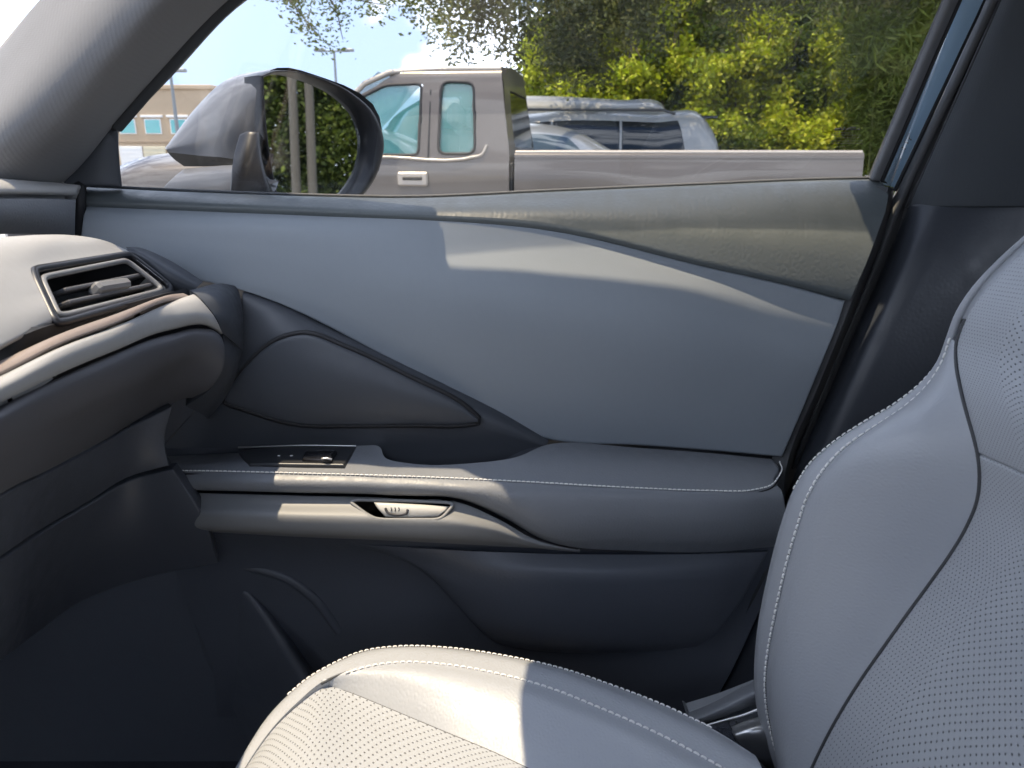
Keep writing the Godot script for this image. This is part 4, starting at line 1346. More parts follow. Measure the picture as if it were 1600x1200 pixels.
	for i in b2.size():
		var p: Vector3 = b2[i]
		g1.append(Vector3(p.x + 0.006, p.y + 0.004, p.z + 0.06))
		g2.append(Vector3(lerpf(p.x, 0.33 + (p.y - 0.68) * 0.3, 0.7), p.y, -0.46))
		g3.append(Vector3(lerpf(p.x, 0.33 + (p.y - 0.68) * 0.3, 0.9), p.y, -0.28))
	var split := 13
	piece("backrest_centre", panel([b2.slice(0, split), g1.slice(0, split), g2.slice(0, split), g3.slice(0, split)], 50, 26, {"r": 0.004, "thick": 0.02, "edge": "tr"}), M.perforated, t)
	piece("backrest_centre", panel([b2.slice(split - 1), g1.slice(split - 1), g2.slice(split - 1), g3.slice(split - 1)], 50, 26, {"r": 0.004, "thick": 0.02, "edge": "tl"}), M.perforated, t)
	var welt := fresh()
	var wl := []
	for p in smooth(b2.slice(5), 90): wl.append(p + Vector3(0.0005, -0.0004, 0))
	tube(welt, wl, 0.0018, 8)
	piece("backrest_welt", welt, M.rubber, t)
	var sb := []
	for i in range(6, b1.size()): sb.append(b1[i] + (bm1[i] - b1[i]).normalized() * 0.0045)
	tag(piece("backrest_stitching", stitches(sb, 0.0048, 0.0026, 0.0012, Vector3(-0.0026, 0.0009, 0.0009)), M.thread, t), "", "", "", "stuff")
	tag(piece("backrest_stitching", stitches(b0.slice(6, 14), 0.0042, 0.0022, 0.0009, Vector3(-0.0004, 0.0012, 0.0004)), M.thread, t), "", "", "", "stuff")
	var groove := fresh()
	var gp := []
	for p in smooth(b1.slice(6), 90): gp.append(p + Vector3(0.001, -0.001, 0))
	tube(groove, gp, 0.0015, 6)
	piece("backrest_seam", groove, M.rubber, t)
	# hinge cover and trim beside the cushion
	piece("hinge_cover", panel([
		zrow([1060, 1118, 0.80, 1110, 1098, 0.80, 1160, 1072, 0.80, 1230, 1040, 0.80]),
		zrow([1075, 1130, 0.775, 1120, 1112, 0.775, 1165, 1090, 0.775, 1230, 1062, 0.775]),
		zrow([1085, 1137, 0.78, 1130, 1122, 0.78, 1175, 1104, 0.78, 1230, 1082, 0.78]),
	], 14, 8, {"r": 0.003, "thick": 0.03}), M.armrest, t)
	var edge := fresh()
	tube(edge, smooth(zrow([1096, 1136, 0.774, 1130, 1126, 0.772, 1165, 1116, 0.770, 1190, 1106, 0.768]), 12), 0.0018, 6)
	piece("hinge_trim", edge, M.satin, t)
	piece("recliner_cap", panel([
		zrow([1140, 1134, 0.765, 1165, 1124, 0.765, 1215, 1110, 0.765]),
		zrow([1146, 1150, 0.745, 1170, 1142, 0.742, 1215, 1135, 0.742]),
		zrow([1162, 1175, 0.745, 1185, 1178, 0.742, 1225, 1178, 0.742]),
		zrow([1180, 1200, 0.76, 1205, 1215, 0.76, 1240, 1222, 0.76]),
	], 12, 12, {"r": 0.003, "thick": 0.03}), M.satin, t)
	piece("cushion_felt", panel([
		zrow([1105, 1136, 0.758, 1125, 1134, 0.757, 1142, 1134, 0.757]),
		zrow([1125, 1156, 0.748, 1145, 1160, 0.746, 1162, 1166, 0.748]),
		zrow([1160, 1190, 0.742, 1180, 1192, 0.740, 1200, 1200, 0.742]),
		zrow([1190, 1230, 0.735, 1215, 1230, 0.735, 1240, 1235, 0.735]),
	], 10, 12, {"r": 0.004, "thick": 0.02}), M.carpet, t)

func ground_and_buildings() -> void:
	var a := fresh()
	var s := 300.0
	face4(a, Transform3D(), [Vector3(-s, 0, -s), Vector3(s, 0, -s), Vector3(s, 0, s), Vector3(-s, 0, s)], Vector3.UP)
	var conc := mat(Color(0.31, 0.30, 0.285), 0.9, {"tex": tone_tex(), "scale": 0.15, "bump": M.fine, "deep": 0.4})
	tag(piece("ground", a, conc), "", "", "", "structure")
	# tan two-storey building across the lot
	var tan := mat(Color(0.46, 0.36, 0.25), 0.9, {"bump": M.fine, "deep": 1.0, "scale": 0.5})
	var z := -56.0
	var left := -42.0
	var right := -20.6
	var t := thing("tan_building", "tan two-storey commercial building with teal windows above pale loading doors", "building", Vector3(-31, 0, z))
	box("wall", Vector3((left + right) / 2, 2.6, z - 6), Vector3(right - left, 5.2, 12), tan, t, 0.05)
	box("parapet", Vector3((left + right) / 2, 5.3, z - 6), Vector3(right - left + 0.3, 0.3, 12.3), tan, t, 0.05)
	box("wall_band", Vector3((left + right) / 2, 1.75, z + 0.02), Vector3(right - left, 0.16, 0.1), mat(Color(0.36, 0.28, 0.2), 0.9), t, 0.02)
	var teal := mat(Color(0.12, 0.42, 0.42), 0.08, {"spec": 0.6})
	for u in [120.0, 159.0, 199.0, 239.0, 279.0, 319.0]:
		var p := at(u, 194, -z)
		var f := box("window", Vector3(p.x, 2.75, z + 0.03), Vector3(1.15, 1.0, 0.08), M.white, t, 0.02)
		box("pane", Vector3(p.x, 2.75, z + 0.06), Vector3(1.0, 0.86, 0.06), teal, f, 0.01)
		box("window_head", Vector3(p.x, 3.42, z + 0.06), Vector3(1.5, 0.16, 0.18), M.white, t, 0.02)
	var cream := mat(Color(0.62, 0.57, 0.42), 0.7)
	for q in [[206.0, 1.6, M.white], [243.0, 1.55, cream], [277.0, 1.2, cream], [310.0, 1.2, cream]]:
		var p := at(q[0], 240, -z)
		var d := box("loading_door", Vector3(p.x, 0.72, z + 0.05), Vector3(q[1], 1.45, 0.1), q[2], t, 0.02)
		for k in 5:
			box("door_rib", Vector3(p.x, 0.2 + k * 0.27, z + 0.105), Vector3(q[1] - 0.1, 0.03, 0.02), q[2], d, 0.004)
	street_lamp(266.0, 112.0, 34.0, "thin grey lot lamp in front of the tan building", false)
	street_lamp(522.0, 80.0, 44.0, "tall lot lamp with a crossbar of two heads, above the door mirror", true)

func tone_tex() -> NoiseTexture2D:
	var t := noise_tex(FastNoiseLite.TYPE_SIMPLEX_SMOOTH, 0.02, 5, 256, 21)
	var g := Gradient.new()
	g.set_color(0, Color(0.78, 0.78, 0.78))
	g.set_color(1, Color(1, 1, 1))
	t.color_ramp = g
	return t

func street_lamp(u: float, v: float, z: float, label: String, double: bool) -> void:
	var top := at(u, v, z)
	var t := thing("street_lamp", label, "street lamp", Vector3(top.x, 0, -z), 0.0, "lamps of the parking lot")
	var steel := mat(Color(0.24, 0.26, 0.27), 0.5, {"metal": 0.4})
	var a := fresh()
	tube(a, [Vector3(top.x, 0, -z), Vector3(top.x, top.y, -z)], 0.11, 8, 0.06)
	piece("pole", a, steel, t)
	var b := fresh()
	brick(b, Transform3D(Basis(), Vector3(top.x, 0.25, -z)), Vector3(0.4, 0.5, 0.4), 0.04)
	piece("pole_base", b, M.white, t)
	if double:
		box("crossbar", top, Vector3(1.6, 0.08, 0.08), steel, t)
	for s in ([-0.75, 0.75] if double else [0.35]):
		box("lamp_head", top + Vector3(s, 0.05, 0), Vector3(0.6, 0.14, 0.3), steel, t, 0.03)

# ---------- vehicles ----------
# local axes of a vehicle: x to its tail, y up, z towards us
func vehicle(called: String, label: String, category: String, where: Vector3, turn: float, group := "") -> Node3D:
	var t := thing(called, label, category, where, turn, group)
	t.set_meta("own_axes", true)
	return t

func lpiece(called: String, a: Dictionary, m: Material, t: Node3D, sub: Node3D = null) -> MeshInstance3D:
	var parent: Node3D = sub if sub else t
	parent.set_meta("own_axes", true)
	return piece(called, a, m, parent)

func wheel(t: Node3D, x: float, z: float, r: float, w: float) -> void:
	var a := fresh()
	var prof := [[r * 0.62, -w / 2], [r * 0.9, -w / 2], [r, -w * 0.36], [r, w * 0.36], [r * 0.9, w / 2], [r * 0.62, w / 2]]
	var rows := []
	var out := []
	for q in prof:
		var row := []
		var nr := []
		for s in 25:
			var g := TAU * s / 24
			row.append(Vector3(x + cos(g) * q[0], r + sin(g) * q[0], z + q[1]))
			nr.append(Vector3(cos(g), sin(g), signf(q[1]) * 0.5).normalized())
		rows.append(row)
		out.append(nr)
	quad_grid(a, rows, out, [])
	var tyre := lpiece("wheel", a, M.rubber, t)
	var b := fresh()
	var disc := []
	for s in 24: disc.append(Vector3(x + cos(TAU * s / 24) * r * 0.63, r + sin(TAU * s / 24) * r * 0.63, z + w * 0.3))
	slab(b, disc, Vector3(0, 0, 1), w * 0.6)
	lpiece("rim", b, M.satin, t, tyre)

func outline(pts: Array, z0: float, lean := 0.0, y0 := 0.0) -> Array:
	var r := []
	for q in pts: r.append(Vector3(q[0], q[1], z0 - maxf(q[1] - y0, 0) * lean))
	return r

func rounded(pts: Array, r: float) -> Array:
	var o := []
	for i in pts.size():
		var p := Vector2(pts[i][0], pts[i][1])
		var a := Vector2(pts[i - 1][0], pts[i - 1][1])
		var b := Vector2(pts[(i + 1) % pts.size()][0], pts[(i + 1) % pts.size()][1])
		var q0 := p.move_toward(a, minf(r, p.distance_to(a) * 0.45))
		var q1 := p.move_toward(b, minf(r, p.distance_to(b) * 0.45))
		for k in 5:
			var f := k / 4.0
			var e := q0.lerp(p, f).lerp(p.lerp(q1, f), f)
			o.append([e.x, e.y])
	return o

func pickup_truck() -> void:
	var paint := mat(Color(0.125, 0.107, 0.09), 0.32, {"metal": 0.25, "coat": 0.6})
	var trim := mat(Color(0.40, 0.36, 0.31), 0.35, {"metal": 0.2, "coat": 0.4})
	var where := at(795, 240, 6.3)
	var t := vehicle("pickup_truck", "tan extended-cab pickup truck with a long open bed, parked beyond the window", "pickup truck", Vector3(where.x, 0, where.z), deg_to_rad(-8))
	var W := 1.80
	var sill := 1.20
	var lean := 0.22
	# window openings
	var front_window := rounded([[-1.62, 1.205], [-0.735, 1.205], [-0.72, 1.75], [-1.02, 1.74], [-1.30, 1.61]], 0.05)
	var small_window := rounded([[-0.575, 1.215], [-0.275, 1.215], [-0.30, 1.755], [-0.56, 1.765]], 0.07)
	var rear_window := rounded([[-0.25, 1.26], [-1.55, 1.26], [-1.48, 1.70], [-0.32, 1.70]], 0.06)
	var f2 := flat(front_window)
	var s2 := flat(small_window)
	var r2 := flat(rear_window)
	var gone_side := func(p: Vector3) -> bool:
		var q := Vector2(p.x, p.y)
		return Geometry2D.is_point_in_polygon(q, f2) or Geometry2D.is_point_in_polygon(q, s2)
	var gone_rear := func(p: Vector3) -> bool: return Geometry2D.is_point_in_polygon(Vector2(p.z, p.y), r2)
	for side in 2:
		var rows := []
		for q in [[0.42, 0.03], [0.62, 0.0], [0.95, 0.0], [1.12, 0.005], [1.20, 0.02], [1.45, 0.075], [1.74, 0.145], [1.84, 0.185], [1.875, 0.26]]:
			var zz: float = -q[1] if side == 0 else -W + q[1]
			var tail := 0.0 - maxf(q[0] - 1.2, 0) * 0.13
			var row := []
			for x in [-2.0, -1.75, -1.5, -1.25, -1.0, -0.6, -0.2, tail]:
				var xx: float = x
				if q[0] > 1.2: # behind the slope of the windshield
					xx = maxf(x, -1.78 + (q[0] - 1.2) * 1.05 + maxf(q[0] - 1.6, 0) * 0.9)
				row.append(Vector3(minf(xx, tail), q[0], zz))
			rows.append(row)
		var a := panel(rows, 84, 54, {"thick": 0.0, "out": Vector3(-0.9, 1.0, -W / 2), "gone": gone_side})
		lpiece("cab_side", a, paint, t)
		for w in [front_window, small_window]:
			var g := fresh()
			var pts := outline(w, 0.0, 0.235, 1.12)
			if side == 1:
				for i in pts.size(): pts[i].z = -W - pts[i].z
			var nn := Vector3(0, 0.22, 1 if side == 0 else -1)
			slab(g, pts, nn, 0.006, -0.012)
			lpiece("side_glass", g, M.truck_glass, t)
			var seal := fresh()
			tube(seal, pts, 0.012, 6, -1.0, true)
			lpiece("glass_seal", seal, M.black, t)
	# roof, windshield, back wall
	var roof := []
	for q in [[-0.26, 1.875], [-0.5, 1.91], [-0.9, 1.92], [-1.3, 1.91], [-W + 0.26, 1.875]]:
		roof.append([Vector3(-1.02, q[1] - 0.045, q[0]), Vector3(-0.85, q[1] - 0.01, q[0]), Vector3(-0.5, q[1], q[0]), Vector3(-0.2, q[1] - 0.005, q[0]), Vector3(-0.06, q[1] - 0.02, q[0])])
	lpiece("roof", panel(roof, 20, 12, {"thick": 0.03, "ref": Vector3(-0.5, 9, -1)}), paint, t)
	var eave := fresh()
	tube(eave, [Vector3(-1.66, 1.32, -0.055), Vector3(-1.36, 1.60, -0.125), Vector3(-1.20, 1.755, -0.165), Vector3(-1.0, 1.84, -0.205), Vector3(-0.6, 1.86, -0.21), Vector3(-0.09, 1.855, -0.21)], 0.022, 8)
	lpiece("roof_rail", eave, trim, t)
	var back := []
	for q in [[0.42, 0.0], [0.9, 0.0], [1.2, 0.0], [1.5, -0.04], [1.78, -0.07], [1.875, -0.09]]:
		var row := []
		var edge: float = 0.02 + maxf(q[0] - 1.2, 0) * 0.27
		for f in 6: row.append(Vector3(q[1] + (0.03 if f in [1, 2, 3, 4] else 0.0), q[0], -lerpf(edge, W - edge, f / 5.0)))
		back.append(row)
	lpiece("cab_back", panel(back, 60, 44, {"thick": 0.0, "out": Vector3(-0.9, 1.2, -0.9), "gone": gone_rear}), paint, t)
	var rg := fresh()
	var rp := []
	for q in rear_window: rp.append(Vector3(0.03 - (q[1] - 1.2) * 0.13, q[1], q[0]))
	slab(rg, rp, Vector3(1, 0.13, 0), 0.006, -0.01)
	lpiece("rear_glass", rg, M.gloss_black, t)
	var wsh := fresh()
	slab(wsh, [Vector3(-1.83, 1.2, -0.06), Vector3(-1.83, 1.2, -W + 0.06), Vector3(-1.10, 1.85, -W + 0.22), Vector3(-1.10, 1.85, -0.22)], Vector3(-0.6, 0.8, 0), 0.006)
	lpiece("windshield", wsh, M.truck_glass, t)
	# bonnet and nose
	var nose := []
	for q in [[0.0, 0.45], [0.0, 0.85], [-0.03, 1.08], [-0.14, 1.17], [-0.9, 1.21], [-W + 0.14, 1.17], [-W + 0.03, 1.08], [-W, 0.85], [-W, 0.45]]:
		nose.append([Vector3(-3.55, q[1] * 0.9, q[0] * 0.96 - 0.04), Vector3(-3.3, q[1] * 0.96, q[0]), Vector3(-2.6, q[1], q[0]), Vector3(-1.8, q[1] + 0.01, q[0])])
	lpiece("bonnet", panel(nose, 20, 26, {"thick": 0.02, "out": Vector3(-2.6, 0.6, -0.9)}), paint, t)
	box2("front_bumper", Vector3(-3.55, 0.55, -W / 2), Vector3(0.18, 0.3, W), M.satin, t)
	# doors: seams, belt trim, handle
	var seam := fresh()
	tube(seam, [Vector3(-0.655, 0.5, 0.002), Vector3(-0.655, 1.2, -0.018), Vector3(-0.645, 1.70, -0.138)], 0.009, 5)
	lpiece("door_seam", seam, M.black, t)
	var belt := fresh()
	tube(belt, smooth([Vector3(-1.75, 1.19, -0.012), Vector3(-1.0, 1.19, -0.012), Vector3(-0.3, 1.188, -0.012), Vector3(-0.22, 1.21, -0.02), Vector3(-0.18, 1.28, -0.035)], 20), 0.013, 6)
	lpiece("belt_trim", belt, trim, t)
	box2("door_handle", Vector3(-0.78, 1.02, 0.012), Vector3(0.25, 0.11, 0.03), trim, t)
	box2("handle_cup", Vector3(-0.78, 1.025, 0.024), Vector3(0.17, 0.035, 0.02), M.black, t)
	# seats seen through the glass
	for zz in [-0.5, -1.3]:
		var cloth := mat(Color(0.34, 0.36, 0.36), 0.9)
		box2("seat_back", Vector3(-0.62, 1.12, zz), Vector3(0.16, 0.6, 0.5), cloth, t, 0.06)
		box2("head_rest", Vector3(-0.52, 1.52, zz), Vector3(0.12, 0.2, 0.28), cloth, t, 0.05)
	var steer := fresh()
	var wheel_ring := []
	for s in 20: wheel_ring.append(Vector3(-1.32, 1.16, -0.48) + Vector3(-0.06 * sin(TAU * s / 20), 0.18 * sin(TAU * s / 20), 0.19 * cos(TAU * s / 20)))
	tube(steer, wheel_ring, 0.016, 6, -1.0, true)
	lpiece("steering_wheel", steer, M.rubber, t)
	# bed
	for side in 2:
		var rows := []
		for q in [[0.45, -0.03], [0.62, 0.0], [0.9, 0.012], [1.08, 0.008], [1.165, -0.004], [1.205, -0.008], [1.222, -0.022], [1.224, -0.05], [1.21, -0.085], [0.75, -0.085]]:
			var row := []
			for x in [0.045, 0.06, 0.5, 0.95, 1.2, 1.45, 1.9, 2.4, 2.63, 2.66]:
				var bulge: float = 0.03 * exp(-pow((x - 1.2) / 0.42, 2)) * clampf((1.12 - q[0]) / 0.35, 0, 1)
				row.append(Vector3(x, q[0], (q[1] + bulge) if side == 0 else (-W - q[1] - bulge)))
			rows.append(row)
		lpiece("bed_side", panel(rows, 60, 36, {"thick": 0.01, "out": Vector3(1.4, 0.7, -0.045 if side == 0 else -W + 0.045)}), paint, t)
	var cap := fresh()
	tube(cap, [Vector3(0.05, 1.226, -0.03), Vector3(2.65, 1.226, -0.03)], 0.016, 8)
	lpiece("bed_rail", cap, trim, t)
	var cap2 := fresh()
	tube(cap2, [Vector3(0.05, 1.226, -W + 0.03), Vector3(2.65, 1.226, -W + 0.03)], 0.016, 8)
	lpiece("bed_rail", cap2, trim, t)
	box2("bed_floor", Vector3(1.34, 0.74, -W / 2), Vector3(2.58, 0.04, W - 0.2), M.rubber, t)
	box2("bed_front", Vector3(0.08, 0.97, -W / 2), Vector3(0.05, 0.48, W - 0.18), paint, t)
	box2("tailgate", Vector3(2.66, 0.93, -W / 2), Vector3(0.06, 0.58, W - 0.2), paint, t)
	for q in [[-0.04, 0.08], [2.675, 0.03]]:
		box2("tail_lamp" if q[0] > 1 else "body_gap", Vector3(q[0] if q[0] > 1 else 0.02, 0.8 if q[0] > 1 else 0.95, -0.06), Vector3(0.03, 0.4, 0.1), mat(Color(0.3, 0.02, 0.02), 0.2) if q[0] > 1 else M.black, t)
	for q in [[-2.75, -0.12], [1.2, -0.12], [-2.75, -W + 0.12], [1.2, -W + 0.12]]: wheel(t, q[0], q[1], 0.38, 0.24)

func box2(called: String, c: Vector3, size: Vector3, m: Material, t: Node3D, bevel := 0.012) -> MeshInstance3D:
	var a := fresh()
	brick(a, Transform3D(Basis(), c), size, bevel)
	return lpiece(called, a, m, t)

func flat(pts: Array) -> PackedVector2Array:
	var r := PackedVector2Array()
	for q in pts: r.append(Vector2(q[0], q[1]))
	return r

# a car body lofted through stations [x, bottom, belt, roof, half width at belt, half width at roof]
func hull(t: Node3D, st: Array, m: Material) -> void:
	lpiece("body", panel(hull_rows(st), 64, 40, {"thick": 0.0, "out": Vector3(0, 0.5, 0)}), m, t)

func hull_rows(st: Array) -> Array:
	var rows := []
	for k in 13:
		var row := []
		for s in st:
			var sec := [[s[4] * 0.95, s[1]], [s[4] * 0.99, lerpf(s[1], s[2], 0.35)], [s[4], lerpf(s[1], s[2], 0.8)], [s[4] * 0.975, s[2]], [lerpf(s[4], s[5], 0.9), lerpf(s[2], s[3], 0.82)], [s[5] * 0.86, lerpf(s[2], s[3], 0.97)], [0.0, s[3] + 0.015]]
			var q: Array = sec[k] if k < 7 else sec[12 - k]
			row.append(Vector3(s[0], q[1], q[0] if k < 7 else -q[0]))
		rows.append(row)
	return rows

func hull_at(rows: Array, x: float, t: float) -> Vector3:
	var lo := 0.0
	var hi: float = rows[0].size() - 1
	for i in 24:
		var m := (lo + hi) / 2
		if spline(rows[3], m).x < x: lo = m
		else: hi = m
	var c := []
	for r in rows: c.append(spline(r, lo))
	return spline(c, t)

func side_windows(t: Node3D, st: Array, spans: Array, m: Material) -> void:
	var rows := hull_rows(st)
	for sp in spans: # four corners: x and height, 0 at the belt and 1 near the roof
		for side in [1.0, -1.0]:
			var grid := []
			for j in 5:
				var row := []
				for i in 9:
					var a: Vector2 = Vector2(sp[0][0], sp[0][1]).lerp(Vector2(sp[1][0], sp[1][1]), i / 8.0)
					var b: Vector2 = Vector2(sp[3][0], sp[3][1]).lerp(Vector2(sp[2][0], sp[2][1]), i / 8.0)
					var q := a.lerp(b, j / 4.0)
					var p := hull_at(rows, q.x, 3.0 + q.y * 1.3)
					row.append(Vector3(p.x, p.y + 0.004, (p.z + 0.014) * side))
				grid.append(row)
			lpiece("side_window", panel(grid, 14, 8, {"r": 0.012, "thick": 0.02, "out": Vector3(0, 1.0, 0)}), m, t)

func parked_cars() -> void:
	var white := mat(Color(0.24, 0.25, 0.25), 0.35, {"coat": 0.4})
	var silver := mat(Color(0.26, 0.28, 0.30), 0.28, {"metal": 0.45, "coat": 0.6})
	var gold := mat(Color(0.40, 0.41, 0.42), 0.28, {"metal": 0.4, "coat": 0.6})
	var dark_glass := mat(Color(0.012, 0.014, 0.015), 0.06)
	var sky_glass := mat(Color(0.05, 0.07, 0.08), 0.05, {"spec": 0.8})
	# white sport utility car behind the truck bed
	var tail := at(1128, 233, 10.2)
	var t := vehicle("sport_utility_car", "white sport utility car with black windows and roof rails, behind the truck bed", "car", Vector3(tail.x - 2.4, 0, -11.1), deg_to_rad(-4), "cars parked across the lot")
	var st := [[-2.45, 0.4, 0.85, 0.86, 0.86, 0.6], [-2.2, 0.35, 0.98, 1.0, 0.93, 0.75], [-1.1, 0.35, 1.06, 1.1, 0.95, 0.8], [-0.45, 0.35, 1.1, 1.58, 0.95, 0.74], [0.2, 0.35, 1.12, 1.68, 0.95, 0.76], [1.6, 0.35, 1.14, 1.67, 0.95, 0.76], [2.2, 0.35, 1.15, 1.65, 0.94, 0.75], [2.36, 0.4, 1.14, 1.45, 0.93, 0.73], [2.44, 0.5, 1.05, 1.08, 0.88, 0.75]]
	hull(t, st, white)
	side_windows(t, st, [[[-0.55, 0.03], [0.28, 0.03], [0.28, 0.8], [-0.2, 0.8]], [[0.31, 0.03], [1.15, 0.03], [1.15, 0.8], [0.31, 0.8]], [[1.18, 0.03], [1.98, 0.05], [1.86, 0.76], [1.18, 0.8]]], dark_glass)
	for z in [0.66, -0.66]:
		var a := fresh()
		tube(a, [Vector3(-0.1, 1.69, z), Vector3(0.0, 1.735, z), Vector3(1.7, 1.725, z), Vector3(1.85, 1.68, z)], 0.018, 6)
		lpiece("roof_rail", a, M.rubber, t)
	box2("rear_spoiler", Vector3(2.22, 1.64, 0), Vector3(0.34, 0.035, 1.3), M.gloss_black, t)
	box2("tail_lamp", Vector3(2.36, 1.12, 0.78), Vector3(0.08, 0.2, 0.16), mat(Color(0.35, 0.02, 0.02), 0.15), t)
	for q in [[-1.5, 0.84], [1.5, 0.84], [-1.5, -0.84], [1.5, -0.84]]: wheel(t, q[0], q[1], 0.36, 0.22)
	# silver sedan in front of it
	var s := vehicle("silver_sedan", "silver sedan whose rounded roof shows between the truck cab and the white car", "car", Vector3(at(850, 233, 8.7).x - 0.55, 0, -9.5), deg_to_rad(-3), "cars parked across the lot")
	var sst := [[-2.2, 0.35, 0.7, 0.71, 0.78, 0.6], [-1.9, 0.3, 0.85, 0.88, 0.86, 0.7], [-0.95, 0.3, 0.95, 1.0, 0.88, 0.72], [-0.2, 0.3, 0.98, 1.40, 0.88, 0.62], [0.35, 0.3, 1.0, 1.50, 0.88, 0.64], [0.85, 0.3, 1.01, 1.45, 0.88, 0.62], [1.55, 0.3, 1.02, 1.14, 0.87, 0.62], [2.1, 0.35, 0.98, 1.02, 0.84, 0.65], [2.25, 0.4, 0.8, 0.82, 0.8, 0.65]]
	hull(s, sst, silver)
	side_windows(s, sst, [[[-0.5, 0.06], [0.28, 0.06], [0.28, 0.8], [-0.05, 0.78]], [[0.34, 0.06], [1.2, 0.06], [0.85, 0.78], [0.34, 0.8]]], sky_glass)
	for q in [[-1.35, 0.78], [1.35, 0.78], [-1.35, -0.78], [1.35, -0.78]]: wheel(s, q[0], q[1], 0.33, 0.2)
	# grey car on the left, half behind the mirror
	var g := vehicle("grey_sedan", "pale grey car whose bonnet shows under the door mirror, before the tan building", "car", Vector3(-2.1, 0, -8.4), deg_to_rad(6), "cars parked across the lot")
	var gst := [[-2.2, 0.35, 0.75, 0.76, 0.78, 0.6], [-1.95, 0.3, 0.93, 0.97, 0.87, 0.7], [-0.95, 0.3, 1.02, 1.1, 0.89, 0.72], [-0.2, 0.3, 1.02, 1.38, 0.89, 0.62], [0.35, 0.3, 1.02, 1.44, 0.89, 0.64], [0.85, 0.3, 1.02, 1.40, 0.89, 0.62], [1.55, 0.3, 1.02, 1.12, 0.87, 0.62], [2.1, 0.35, 0.96, 1.0, 0.84, 0.65], [2.25, 0.4, 0.8, 0.82, 0.8, 0.65]]
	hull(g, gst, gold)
	side_windows(g, gst, [[[-0.5, 0.06], [0.28, 0.06], [0.28, 0.8], [-0.05, 0.78]], [[0.34, 0.06], [1.2, 0.06], [0.85, 0.78], [0.34, 0.8]]], sky_glass)
	for q in [[-1.35, 0.8], [1.35, 0.8], [-1.35, -0.8], [1.35, -0.8]]: wheel(g, q[0], q[1], 0.33, 0.2)
	# white van beyond
	var v := vehicle("white_van", "long white van roof above and behind the white sport utility car", "van", Vector3(0.1, 0, -13.6), deg_to_rad(-2), "cars parked across the lot")
	var vst := [[-2.7, 0.4, 0.95, 0.97, 0.9, 0.7], [-2.2, 0.4, 1.12, 1.2, 0.98, 0.8], [-1.6, 0.4, 1.2, 1.90, 0.98, 0.86], [-0.9, 0.4, 1.2, 1.98, 0.98, 0.88], [1.6, 0.4, 1.2, 1.96, 0.98, 0.88], [2.3, 0.4, 1.2, 1.90, 0.97, 0.86], [2.4, 0.5, 1.2, 1.25, 0.94, 0.84]]
	hull(v, vst, white)
	side_windows(v, vst, [[[-1.7, 0.05], [-1.0, 0.05], [-1.0, 0.72], [-1.45, 0.72]]], dark_glass)
	for q in [[-1.6, 0.86], [1.5, 0.86], [-1.6, -0.86], [1.5, -0.86]]: wheel(v, q[0], q[1], 0.36, 0.22)

# ---------- leaves ----------
func leaf_clump(n: int, spread_r: float, length: float, width: float, droop: float, sd: int) -> ArrayMesh:
	var r := RandomNumberGenerator.new()
	r.seed = sd
	var a := fresh()
	for k in n:
		var o := Vector3(r.randfn(), r.randfn() * 0.8, r.randfn()) * spread_r * 0.5
		var d := Vector3(r.randfn(), r.randfn() * 0.5 - droop, r.randfn()).normalized()
		var side := d.cross(Vector3(r.randfn(), r.randfn(), r.randfn())).normalized()
		var up := side.cross(d)
		var l := length * r.randf_range(0.6, 1.25)
		var w := width * r.randf_range(0.7, 1.2)
		var tone := r.randf_range(0.65, 1.2)
		var c := Color(tone * r.randf_range(0.9, 1.15), tone, tone * r.randf_range(0.7, 1.1))
		var i: int = a.v.size()
		for q in [o, o + d * l * 0.45 + side * w * 0.5 + up * w * 0.12, o + d * l + up * -w * 0.1, o + d * l * 0.45 - side * w * 0.5 + up * w * 0.12]:
			a.v.append(q)
			a.n.append(up)
			a.c.append(c)
		a.i.append_array([i, i + 2, i + 1, i, i + 3, i + 2])
	a.t = PackedVector2Array()
	return commit(a)

func foliage(called: String, parent: Node3D, mesh: Mesh, places: Array, m: Material, tint: Callable, size0 := 0.8, size1 := 1.3) -> void:
	var mm := MultiMesh.new()
	mm.transform_format = MultiMesh.TRANSFORM_3D
	mm.use_colors = true
	mm.mesh = mesh
	mm.instance_count = places.size()
	for i in places.size():
		var b := Basis.from_euler(Vector3(rng.randf_range(-0.6, 0.6), rng.randf() * TAU, rng.randf_range(-0.6, 0.6))).scaled(Vector3.ONE * rng.randf_range(size0, size1))
		mm.set_instance_transform(i, Transform3D(b, places[i] - parent.position))
		mm.set_instance_color(i, tint.call(places[i]))
	var o := MultiMeshInstance3D.new()
	o.name = called
	o.multimesh = mm
	o.material_override = m
	o.set_meta("kind", "stuff")
	parent.add_child(o, true)

func limb(a: Dictionary, p0: Vector3, p1: Vector3, r0: float, r1: float) -> void:
	var mid := (p0 + p1) / 2 + Vector3(rng.randfn() * 0.08, rng.randfn() * 0.05, rng.randfn() * 0.08) * p0.distance_to(p1)
	tube(a, smooth([p0, mid, p1], 7), r0, 7, r1)

